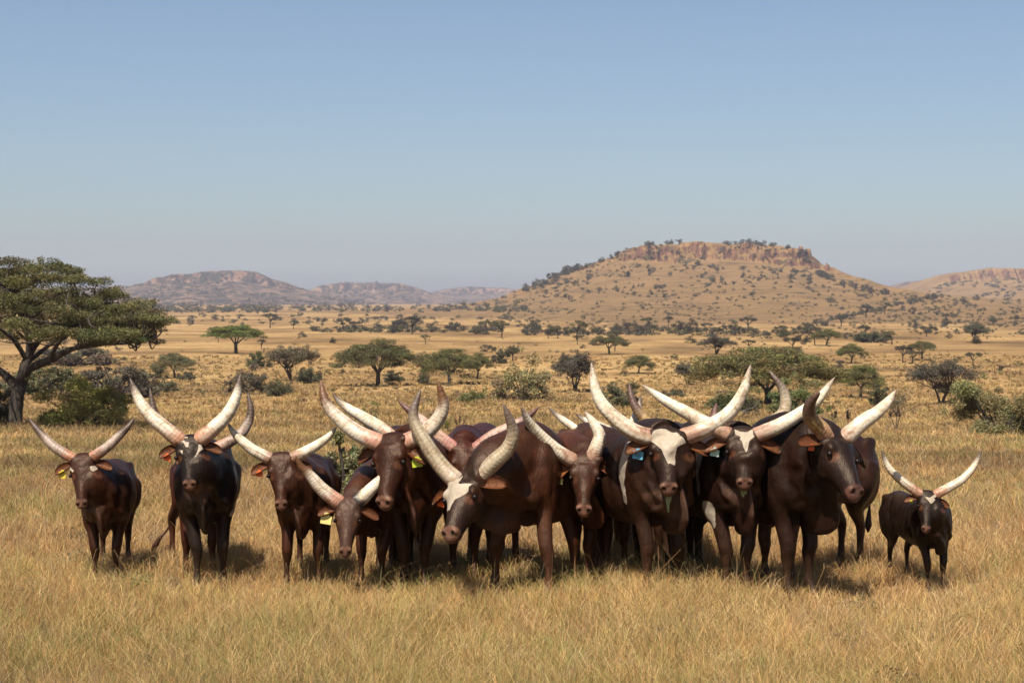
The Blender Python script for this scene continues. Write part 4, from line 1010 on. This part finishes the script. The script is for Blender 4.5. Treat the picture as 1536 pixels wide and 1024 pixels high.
G_AC, G_BU = 'acacia trees on the plain', 'bushes among the grass'
TREES = [  # proto, px, base row, width, top row, tint, label
 (UMB[2], 354, 530, 97, 486, (.85, 1.05, .65), 'bright green umbrella acacia standing alone left of the middle distance'),
 (UMB[1], 262, 567, 70, 526, (.95, .92, 1.15), 'small grey green acacia beside the end of the large left tree'),
 (RND[2], 437, 571, 82, 516, (1.05, 1.0, 1.05), 'grey green acacia with a forked trunk and a bush at its foot, left of centre'),
 (UMB[0], 567, 579, 124, 506, (.78, .80, .82), 'broad dark green acacia casting shade, left of two touching acacias'),
 (UMB[1], 674, 577, 92, 518, (.85, .86, .82), 'green acacia with a pale forked trunk, left one of two touching crowns'),
 (UMB[0], 716, 568, 52, 528, (.82, .85, .82), 'smaller low acacia, right one of two touching crowns'),
 (RND[0], 862, 588, 70, 527, (.72, .70, .85), 'dark grey tree with a slim trunk beside the pale green bush'),
 (UMB[0], 914, 531, 54, 499, (.9, .88, 1.0), 'lone grey green acacia in shade, on the golden flat above the long horned bulls'),
 (UMB[1], 958, 560, 46, 530, (.85, .88, .9), 'small acacia with two joined crowns right of the grey tree'),
 (RND[1], 1031, 577, 40, 542, (.80, .80, .90), 'small dark tree with a pointed top between the lyre shaped horns'),
 (RND[0], 1074, 531, 56, 502, (.82, .80, .95), 'grey acacia just behind the top of the big spreading acacia'),
 (BIGU, 1152, 606, 198, 512, (1.05, 1.0, .95), 'big spreading olive acacia with low limbs directly behind the bulls'),
 (UMB[1], 1291, 596, 76, 542, (.95, .98, .9), 'rounded acacia with a curved dark trunk, right of the big spreading one'),
 (RND[2], 1411, 606, 102, 537, (.82, .78, .95), 'tall grey tree with an open layered crown above the small end cow'),
 (UMB[0], 1277, 545, 46, 514, (.95, 1.0, .9), 'small umbrella acacia behind and above the rounded acacia'),
 (UMB[2], 1383, 540, 46, 510, (.9, .92, .95), 'small acacia on the golden flat behind the tall grey tree'),
 (RND[1], 1462, 514, 40, 482, (.80, .85, .9), 'dark round topped tree far right below the scrubby rise'),
 (UMB[0], 1240, 518, 50, 492, (.85, .9, .8), 'acacia with doubled crown in the dark thicket above the big spreading tree'),
 (THIN, 1344, 646, 58, 584, (1.0, .95, .95), 'thin small tree with bare branches behind the bull that looks right'),
]
BUSHES = [
 (BIGB, 120, 640, 150, 566, (2.5, 2.5, 1.25), 'large leafy green bush with dead branches right of the big trunk'),
 (BSH[0], 172, 596, 120, 541, (.78, .72, .85), 'dark grey thicket behind the large green bush'),
 (BSH[1], 60, 592, 110, 548, (.85, .95, .75), 'grey green bush behind the trunk of the large left acacia'),
 (BSH[2], 4, 640, 54, 572, (.9, .88, .9), 'bush at the left edge beside the large trunk'),
 (BSH[0], 108, 548, 120, 514, (.9, .85, .95), 'wide grey thicket seen under the large left acacia'),
 (BSH[1], 215, 592, 50, 562, (.9, .9, .8), 'low bush to the right of the dark grey thicket'),
 (BSH[2], 233, 568, 22, 550, (.75, .85, .7), 'small round bush at the foot of the small left acacia'),
 (BSH[1], 279, 571, 28, 557, (.7, .75, .75), 'low dark bush right of the small left acacia'),
 (BSH[0], 250, 588, 34, 569, (.9, .95, .8), 'dusty low bush in the grass left of the grey green acacia'),
 (BSH[2], 383, 552, 34, 526, (.8, 1.0, .7), 'green bush left of the grey green forked acacia'),
 (BSH[0], 371, 590, 64, 552, (.92, .85, .95), 'large grey bush with bare twigs in front of the forked acacia'),
 (BSH[1], 417, 594, 48, 571, (.95, .98, .85), 'olive bush beside the large grey bush'),
 (BSH[1], 464, 575, 40, 552, (.75, .82, .75), 'dark rounded bush right of the forked acacia trunk'),
 (BSH[2], 592, 574, 38, 555, (.7, .78, .7), 'dark bush under the right side of the broad shading acacia'),
 (BSH[0], 636, 576, 20, 557, (.7, .78, .7), 'small dark bush between the two biggest central acacias'),
 (BSH[2], 750, 545, 30, 519, (.75, .78, .8), 'upright grey bush above the pale green bush'),
 (BSH[1], 770, 530, 18, 518, (.7, .75, .7), 'little dark bush right of the upright grey bush'),
 (BSH[0], 785, 600, 92, 543, (2.0, 1.9, 1.5), 'large pale yellow green bush in the centre of the plain'),
 (BSH[1], 708, 604, 40, 586, (1.3, 1.5, .9), 'low green bush just left of the pale yellow green bush'),
 (BSH[2], 928, 612, 76, 572, (.85, .95, .8), 'green bush behind the upper left lyre horn'),
 (BSH[1], 1100, 620, 90, 588, (.8, 1.0, .65), 'dark green bush left of the big spreading acacia trunk'),
 (BSH[0], 1190, 622, 84, 576, (.85, 1.1, .65), 'green bush under the right limb of the big spreading acacia'),
 (BSH[2], 1322, 612, 44, 574, (.82, .90, .75), 'bush beside the rounded acacia with the curved trunk'),
 (BIGB, 1500, 658, 138, 566, (1.5, 1.5, 1.1), 'large grey green shrub with crooked stems at the right edge'),
 (BSH[0], 1418, 590, 30, 570, (.75, .8, .75), 'dark bush at the trunk of the tall grey tree'),
 (BSH[1], 1310, 514, 58, 497, (.7, .78, .7), 'long dark bush in the thicket above the small umbrella acacia'),
 (BSH[1], 1010, 596, 36, 584, (.9, .95, .9), 'low dry bush below the pointed dark tree'),
]

def build_plants():
    big_tree()
    for p, x, b, w, t, tint, lab in TREES:
        if p is THIN: plant('t', p, 'small_tree', lab, 'tree', x, b, w, t, tint, group=G_AC)
        else: plant('t', p, 'grey_tree' if p in RND else 'acacia_tree', lab, 'tree', x, b, w, t, tint, group=G_AC)
    for p, x, b, w, t, tint, lab in BUSHES:
        plant('b', p, 'bush', lab, 'bush', x, b, w, t, tint, group=G_BU)
    # the shrub seen between the low headed cow and the lime tagged bull, a few metres behind the herd
    P = np.array([(524 - CX) / F * 21.5, 21.5, 0.]); P[2] = float(ground_z(P[:1], P[1:2])[0])
    py = HY + (CAMZ - P[2]) / P[1] * F
    plant('b', make_bush(47, 16000, .022, R=.45, H=.95, hue=DUSTY), 'bush', 'grey green twiggy shrub showing in the gap behind the low headed cow', 'bush', 524, py, 92, 640, (.9, .9, .9), group=G_BU, pos=P)
    # distant plants, one object each
    g = np.random.default_rng(77); n = 0
    def far(x, y, w, umb, lab, group, cat, name):
        nonlocal n
        n += 1
        pr = FARU[n % 3] if umb else FARB[n % 4]
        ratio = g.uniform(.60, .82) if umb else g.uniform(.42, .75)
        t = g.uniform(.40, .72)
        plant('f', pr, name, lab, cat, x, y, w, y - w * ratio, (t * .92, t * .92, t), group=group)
    row = lambda pts, lab: [far(x, y, w, True, lab, 'far acacias on the plain', 'tree', 'far_acacia_tree') for x, y, w in pts]
    row([(405, 492, 28), (440, 494, 20), (483, 490, 20), (618, 501, 34), (730, 499, 27), (515, 496, 26), (530, 496, 22)], 'small far acacia on the pale flat in front of the left hills')
    row([(865, 509, 36), (1122, 497, 30), (1003, 492, 22), (1172, 503, 22), (1200, 512, 24), (1060, 500, 24), (975, 493, 28), (1090, 500, 22)], 'small far acacia in the belt of scrub at the foot of the big hill')
    row([(1299, 476, 29), (1327, 471, 22), (1262, 490, 24), (1420, 486, 20), (1338, 517, 28), (1390, 505, 26)], 'small far acacia on the rise to the right of the big hill')
    for q in range(24):
        x = g.uniform(290, 1520); far(x, 506 + 48 * g.uniform(0, 1) ** 1.3, g.uniform(16, 34), True, 'small acacia on the open plain between the nearer trees and the scrub belt', 'acacias scattered on the open plain', 'tree', 'far_acacia_tree')
    L1 = 'small dark bush on the grassy slope of the big hill'
    L2 = 'dark bush growing along the rocky rim of the big hill'
    L3 = 'small dark bush in the scrub belt across the plain'
    L4 = 'small dark bush dotting the rise right of the big hill'
    L5 = 'dark low bush scattered over the open golden plain'
    B_ = lambda x, y, w, lab, gr: far(x, y, w, False, lab, gr, 'bush', 'far_bush')
    k = 0
    while k < 95:                                    # hill slope, thicker under the cliff and on its shoulders
        x = g.uniform(775, 1330); ys = np.interp(x, SIL_MAIN[:, 0], SIL_MAIN[:, 1]); cl = np.interp(x, CLIFF_MAIN[:, 0], CLIFF_MAIN[:, 1])
        y0 = ys + cl + 5
        if y0 > 448: continue
        y = y0 + (455 - y0) * g.uniform(0, 1) ** 1.5
        B_(x, y, g.uniform(6, 15) * (.75 + .25 * (455 - y) / 60), L1, 'bushes on the hill slope'); k += 1
    for x in np.concatenate([g.uniform(785, 930, 30), g.uniform(1195, 1330, 22)]):      # shoulders of the hill
        y = np.interp(x, SIL_MAIN[:, 0], SIL_MAIN[:, 1]) + g.uniform(1, 7)
        B_(x, y, g.uniform(9, 17), L2, 'bushes along the hill rim')
    for x in np.concatenate([g.uniform(940, 1030, 8), g.uniform(1075, 1165, 14), g.uniform(1170, 1215, 4)]):
        y = np.interp(x, SIL_MAIN[:, 0], SIL_MAIN[:, 1]) + .8
        B_(x, y, g.uniform(8, 13), L2, 'bushes along the hill rim')
    for x in np.concatenate([g.uniform(480, 745, 22), g.uniform(745, 1140, 34), g.uniform(1140, 1330, 10)]):
        y = np.interp(x, [480, 740, 880, 1000, 1140, 1330], [496, 499, 503, 501, 501, 512]) + g.uniform(-8, 3)
        B_(x, y, g.uniform(12, 28), L3, 'bushes of the scrub belt')
    for q in range(30):
        t = g.uniform(0, 1); B_(1180 + 250 * t, 503 - 62 * t ** .8 + g.uniform(-3, 5), g.uniform(6, 14), L4, 'bushes on the right hand rise')
    for q in range(26):
        x = g.uniform(1360, 1536); B_(x, g.uniform(447, 502), g.uniform(6, 18), L4, 'bushes on the right hand rise')
    for q in range(26):
        x = g.uniform(280, 1536); B_(x, 504 + 62 * g.uniform(0, 1) ** 1.4, g.uniform(9, 24), L5, 'bushes scattered on the plain')
    # the scrub too far off to count: tree lines before the left hills, flecks on the slopes
    mbV, mbQ, mbC, off = [], [], [], 0
    def mass(P, sc, scz, j):
        nonlocal off
        pr = FARB[j % 4]; sel = g.permutation(len(pr['Q']))[:110]
        a = g.uniform(0, 6.28); c, s_ = math.cos(a), math.sin(a)
        V = pr['V'].reshape(-1, 4, 3)[sel]; ctr = V.mean(1, keepdims=True)
        V = (ctr + (V - ctr) * 2.9).reshape(-1, 3)
        V = np.stack([(V[:, 0] * c - V[:, 1] * s_) * sc, (V[:, 0] * s_ + V[:, 1] * c) * sc, V[:, 2] * scz], 1) + P
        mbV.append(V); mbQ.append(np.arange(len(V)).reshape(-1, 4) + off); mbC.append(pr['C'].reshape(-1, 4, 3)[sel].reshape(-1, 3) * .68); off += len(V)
    for q in range(520):
        y = 468 - abs(g.normal(0, 5)) + g.uniform(-1, 1); x = g.uniform(180, 790)
        if q < 160: y = g.uniform(455, 470); x = g.uniform(200, 420)
        elif q < 260: y = g.uniform(474, 488); x = g.uniform(260, 780)
        P = drop(x, y, 300, 4200); w = g.uniform(5, 15) * P[1] / F / 4.4
        mass(P, w, w * g.uniform(.5, .9), q)
    for q in range(1700):                            # small flecks on the big hill and the right hand rise
        x = g.uniform(740, 1536); ys = np.interp(x, SIL_MAIN[:, 0], SIL_MAIN[:, 1])
        y = ys + 2 + (500 - ys) * g.uniform(0, 1) ** 1.25
        if vnoise(np.array(x / 28.), np.array(y / 9.), 70) < .32: continue
        P = drop(x, y, 300, 2400); w = g.uniform(3, 8.5) * P[1] / F / 4.4
        mass(P, w, w * .8, q)
    for q in range(230):                             # hedge-like belts of scrub
        if q < 80: x = g.uniform(470, 750); y = 497 + g.uniform(-4, 2)
        elif q < 160: x = g.uniform(850, 1180); y = np.interp(x, [850, 1000, 1180], [502, 500, 506]) + g.uniform(-8, 3)
        else: t = g.uniform(0, 1); x = 1180 + 240 * t; y = 503 - 62 * t ** .8 + g.uniform(-2, 3)
        P = drop(x, y, 300, 2400); w = g.uniform(8, 22) * (.6 if q >= 160 else 1) * P[1] / F / 4.4
        mass(P, w, w * g.uniform(.45, .75), q)
    for q in range(420):                             # low scrub of the open plain
        y = 498 + 110 * g.uniform(0, 1) ** 1.3; x = g.uniform(150, 1536)
        if vnoise(np.array(x / 60.), np.array(y / 8.), 71) < .45: continue
        P = drop(x, y, 100, 1200); w = g.uniform(3, 10) * (.5 + (y - 480) / 150) * P[1] / F / 4.4
        mass(P, w, w * g.uniform(.35, .7), q)
    for fn, D, x0, x1, y0, y1, cnt, sz in ((RIGHT_MESA, 3300, 1390, 1640, 2300, 3230, 420, 5.5), (LEFT_MESA, 4600, 190, 560, 3450, 4560, 520, 8.0), (MID_MESA, 5600, 470, 640, 4500, 5560, 200, 8.5)):
        Yv = y0 + (y1 - y0) * g.uniform(0, 1, cnt) ** .6; Xv = (g.uniform(x0, x1, cnt) - CX) / F * Yv; Zv = fn(Xv, Yv)
        for q in range(cnt):
            if vnoise(np.array(Xv[q] / (sz * 16)), np.array(Yv[q] / (sz * 30)), 72) < .42: continue
            w = sz * g.uniform(.5, 1.5) / 4.4 * 1.3
            mass(np.array([Xv[q], Yv[q], Zv[q]]), w, w * .75, q)
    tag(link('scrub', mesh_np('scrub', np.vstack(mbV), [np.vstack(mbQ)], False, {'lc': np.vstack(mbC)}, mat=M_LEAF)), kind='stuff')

# ------------------------------------------------------------------ grass
def build_grass(seed=5):
    g = np.random.default_rng(seed)
    nt_ = 134000                                             # tufts, thinning out with distance
    lo, hi, pw = 8.2, 330.0, 1.58
    Yt = (lo ** (1 - pw) + g.uniform(0, 1, nt_) * (hi ** (1 - pw) - lo ** (1 - pw))) ** (1 / (1 - pw))
    Xt = g.uniform(-1, 1, nt_) * (Yt * .40 + 2.2)
    cl = vnoise(Xt / .8, Yt / .8, 91) * .5 + vnoise(Xt / 3.1, Yt / 3.1, 92) * .5
    keep = g.uniform(0, 1, nt_) < np.clip(.15 + 1.35 * cl, 0, 1)
    Xt, Yt = Xt[keep], Yt[keep]; nt_ = len(Xt)
    th = (.10 + .125 * g.uniform(0, 1, nt_)) * (.55 + .95 * vnoise(Xt / 1.5, Yt / 1.5, 93)) * np.interp(Yt, [8, 13.2, 14.9, 15.7, 17, 18.5, 60, 330], [1.05, 1.15, 1.12, .84, .84, 1.0, 1.3, 1.8])
    tr = g.uniform(.03, .10, nt_) * np.interp(Yt, [8, 25, 80, 330], [1, 1.2, 2.4, 6])
    # each tuft keeps to one straw colour: gold, pale, russet, grey-brown, still green
    pal = np.array([(.50, .32, .125), (.58, .42, .20), (.40, .225, .080), (.30, .175, .078), (.30, .275, .085), (.31, .235, .135)])
    gp = np.clip(vnoise(Xt / 3.2, Yt / 3.2, 95) * 2.2 - .75, 0, 1)[:, None]; rp = np.clip(vnoise(Xt / 2.4, Yt / 2.4, 96) * 1.9 - .65, 0, 1)[:, None]
    mid = np.interp(Yt, [16, 20, 50, 90], [0, 1, 1, .2])[:, None]
    wts = np.concatenate([np.full((nt_, 1), .34), np.full((nt_, 1), .14), .12 + .5 * rp, .06 + .25 * rp, .04 + .55 * gp + .30 * gp * mid, .12 + .5 * mid * rp], 1)
    cw = np.cumsum(wts / wts.sum(1, keepdims=True), 1)
    ti = (g.uniform(0, 1, (nt_, 1)) > cw).sum(1).clip(0, 5)
    vf = np.interp(Yt, [18, 70, 200], [1, .6, .35])[:, None]
    tc = (pal[ti] * vf + np.array([.42, .29, .12]) * (1 - vf)) * np.array([1.08, 1.045, 1.04]) * g.uniform(.68, 1.22, (nt_, 1)) * np.interp(vnoise(Xt / 5.5, Yt / 5.5, 97), [.2, .8], [.60, 1.15])[:, None]
    nb = g.integers(7, 17, nt_)
    k = np.repeat(np.arange(nt_), nb); n = len(k)
    ra = g.uniform(0, 2 * np.pi, n); rr = tr[k] * np.sqrt(g.uniform(0, 1, n))
    ox, oy = np.cos(ra), np.sin(ra)
    X, Y = Xt[k] + ox * rr, Yt[k] + oy * rr
    Z = ground_z(X, Y)
    h = th[k] * g.uniform(.55, 1.25, n)
    stalk = g.uniform(0, 1, n) < .022
    h[stalk] *= 1.9
    px = 1.5 * Y / F                                        # one render pixel at that distance, metres
    wd = np.maximum(g.uniform(.0016, .0038, n), px * np.interp(Y, [8, 30, 330], [.22, .40, 1.1]) * g.uniform(.7, 1.5, n))
    wd[stalk] *= .7
    az = ra + g.normal(0, .9, n); lean = np.abs(g.normal(.35, .48, n)) * h
    lx, ly = np.cos(az) * lean, np.sin(az) * lean
    curl = g.normal(0, .30, n) * h; cx_, cy_ = -np.sin(az) * curl, np.cos(az) * curl
    fa = g.uniform(-1.1, 1.1, n)
    wv = np.stack([np.cos(fa) * wd * .5, np.sin(fa) * wd * .5, wd * 0], 1)
    O3 = np.stack([X, Y, Z - .02], 1)
    droop = np.where(g.uniform(0, 1, n) < .5, g.uniform(.30, .9, n), 1.0)
    p1 = O3 + np.stack([lx * .22, ly * .22, h * .45], 1)
    p2 = O3 + np.stack([lx * .70 + cx_ * .5, ly * .70 + cy_ * .5, h * (.45 + .42 * np.minimum(1, droop + .25))], 1)
    p3 = O3 + np.stack([lx * 1.25 + cx_ * 1.2, ly * 1.25 + cy_ * 1.2, h * droop], 1)
    V = np.stack([O3 - wv, O3 + wv, p1 + wv * .9, p1 - wv * .9, p2 + wv * .65, p2 - wv * .65, p3], 1).reshape(-1, 3)
    i = np.arange(n)[:, None] * 7
    Q = np.concatenate([i + np.array([0, 1, 2, 3]), i + np.array([3, 2, 4, 5])]); T = i + np.array([5, 4, 6])
    C = np.repeat(tc[k] * g.uniform(.72, 1.25, (n, 1)), 7, axis=0)
    tag(link('grass', mesh_np('grass', V, [Q, T], False, {'lc': C}, mat=M_GRASS)), kind='stuff')
    # low forbs and dry herbs between the tufts
    m = 900; pw = 1.5
    Yc = (11 ** (1 - pw) + g.uniform(0, 1, m) * (200 ** (1 - pw) - 11 ** (1 - pw))) ** (1 / (1 - pw)); Xc = g.uniform(-1, 1, m) * (Yc * .36 + 1)
    ok = (vnoise(Xc / 4, Yc / 6, 98) > .44) & ((Yc > 17.5) | (g.uniform(0, 1, m) < .5)); Xc, Yc = Xc[ok], Yc[ok]
    Zc = ground_z(Xc, Yc); r0 = g.uniform(.10, .30, len(Xc)) * np.interp(Yc, [10, 200], [.7, 2.6])
    cl = np.stack([Xc, Yc, Zc + r0 * .35, r0, r0, r0 * .55], 1)
    per = 260; Vs, Qs, Cs, off = [], [], [], 0
    for q in range(len(cl)):
        V, Q, C = clump_leaves(cl[q:q + 1], per, max(.014, .9 * Yc[q] / F), .35, q, [(.16, .125, .065), (.13, .12, .05), (.20, .15, .085)][q % 3], .5)
        Vs.append(V); Qs.append(Q + off); Cs.append(C); off += len(V)
    tag(link('ground_cover', mesh_np('ground_cover', np.vstack(Vs), [np.vstack(Qs)], False, {'lc': np.vstack(Cs)}, mat=M_GRASS)), kind='stuff')

def build_weeds():
    """single dark weeds and seed heads standing in the grass behind the herd"""
    g = np.random.default_rng(9)
    def weed(x, base, top, w, lab, hue, leaves, name='weed', cat='plant'):
        P = drop(x, base, 18); k = P[1] / F; H = (base - top) * k; Wd = w * k
        mb = MB(); cl = []
        for q in range(5):
            e = np.array([g.normal() * Wd * .4, g.normal() * Wd * .4, H * g.uniform(.6, 1)])
            Pq = crom([(0, 0, -.05), e * (.3, .3, .5), e], 3); mb.tube(Pq, np.linspace(.012, .005, len(Pq)), None, (1, 0, 0), 5)
            for z in (.55, .8, 1): cl.append((*(e * z), Wd * .16, Wd * .16, H * .09))
        V, Q, C = clump_leaves(cl, leaves, max(.03, .9 * k), .5, int(x), hue)
        o = thing(name, lab, cat, P)
        link('stems', mesh_np('stems', mb.verts(), mb.faces(), True, mat=M_BARK), o); link('foliage', mesh_np('foliage', V, [Q], False, {'lc': C}, mat=M_LEAF), o)
    weed(556, 655, 606, 34, 'green leafy weed rising behind the rusty horned bull', GREEN, 700)
    weed(1252, 634, 616, 12, 'small dark bushy weed between the horns of the right looking bull', (.03, .03, .022), 500)
    weed(1272, 634, 615, 11, 'second small dark weed, nearer the white horn of the right looking bull', (.03, .03, .022), 500)
    weed(672, 650, 622, 14, 'thin green weed in the grass left of the two central seed heads', GREEN, 260)
    weed(688, 652, 624, 9, 'dark seed head on a thin stalk behind the maroon cow', (.04, .03, .02), 200)
    # fallen dead branch before the big spreading acacia
    P = drop(1125, 622, 18); k = P[1] / F; mb = MB()
    for a in ([(-22, 0), (-6, -6), (6, -12), (14, -22)], [(2, -9), (-8, -22), (-4, -32)], [(16, 0), (6, -12), (-2, -24)], [(-20, 1), (-2, -4), (22, 2)]):
        Pq = crom([(x * k, g.normal() * .3, -y * k) for x, y in a], 4); mb.tube(Pq, np.linspace(.13, .04, len(Pq)), None, (0, 1, .2), 7)
    o = link('dead_branch', mesh_np('dead_branch', mb.verts(), mb.faces(), True, mat=M_BARK), None, P)
    tag(o, 'fallen dead branch lying before the green bush of the big spreading acacia', 'branch')
# ------------------------------------------------------------------ light, sky, air, camera
SUN_ELEV, SUN_AZ = R_(58), R_(-20)      # the sun stands behind the camera, a little to its left
def build_light():
    w = bpy.data.worlds.new('World'); SC.world = w; w.use_nodes = True
    nt = w.node_tree; bg = nt.nodes['Background']
    sk = nt.nodes.new('ShaderNodeTexSky'); sk.sky_type = 'NISHITA'; sk.sun_disc = False
    sk.sun_elevation = SUN_ELEV
    # direction towards the sun in the XY plane is (sin az, -cos az); the node's rotation 0 puts the sun on +Y
    sk.sun_rotation = math.pi - SUN_AZ
    sk.altitude = 800; sk.air_density = 1.0; sk.dust_density = 3.0; sk.ozone_density = 2.2
    nt.links.new(sk.outputs[0], bg.inputs[0]); bg.inputs[1].default_value = .062
    s = bpy.data.lights.new('sun', 'SUN'); s.energy = 5.0; s.angle = R_(.55); s.color = (1, .93, .82)
    o = bpy.data.objects.new('sun', s); COL.objects.link(o)
    dirv = Vector((math.sin(SUN_AZ) * math.cos(SUN_ELEV), -math.cos(SUN_AZ) * math.cos(SUN_ELEV), math.sin(SUN_ELEV)))
    o.rotation_euler = dirv.to_track_quat('Z', 'Y').to_euler(); o.location = (0, -20, 60)

def build_haze(density=7e-5):
    me = bpy.data.meshes.new('haze')
    x0, x1, y0, y1, z0, z1 = -7000, 7000, -90, 7600, -25, 190
    V = [(x, y, z) for z in (z0, z1) for y in (y0, y1) for x in (x0, x1)]
    me.from_pydata(V, [], [(0, 2, 3, 1), (4, 5, 7, 6), (0, 1, 5, 4), (2, 6, 7, 3), (0, 4, 6, 2), (1, 3, 7, 5)])
    m = bpy.data.materials.new('haze_air'); m.use_nodes = True; nt = m.node_tree; nt.nodes.clear()
    out = nt.nodes.new('ShaderNodeOutputMaterial'); v = nt.nodes.new('ShaderNodeVolumePrincipled')
    v.inputs['Color'].default_value = (.75, .77, .96, 1); v.inputs['Density'].default_value = density; v.inputs['Anisotropy'].default_value = .0
    nt.links.new(v.outputs[0], out.inputs['Volume'])
    me.materials.append(m)
    tag(link('haze', me), kind='stuff')

def build_camera():
    c = bpy.data.cameras.new('camera'); c.sensor_width = 36; c.lens = 36 * F / 1536
    c.shift_y = -(512 - HY) / 1536; c.clip_start = .1; c.clip_end = 30000
    c.dof.use_dof = True; c.dof.focus_distance = 15.3; c.dof.aperture_fstop = 8.0
    o = bpy.data.objects.new('camera', c); COL.objects.link(o)
    o.location = (0, 0, CAMZ); o.rotation_euler = (R_(90), 0, 0); SC.camera = o
    v = SC.view_settings; v.view_transform = 'Standard'; v.look = 'None'; v.exposure = .88; v.gamma = 1
    SC.cycles.max_bounces = 6; SC.cycles.volume_bounces = 0; SC.cycles.transparent_max_bounces = 6
build_land()
build_herd()
build_plants()
build_weeds()
build_grass()
build_light()
build_haze()
build_camera()
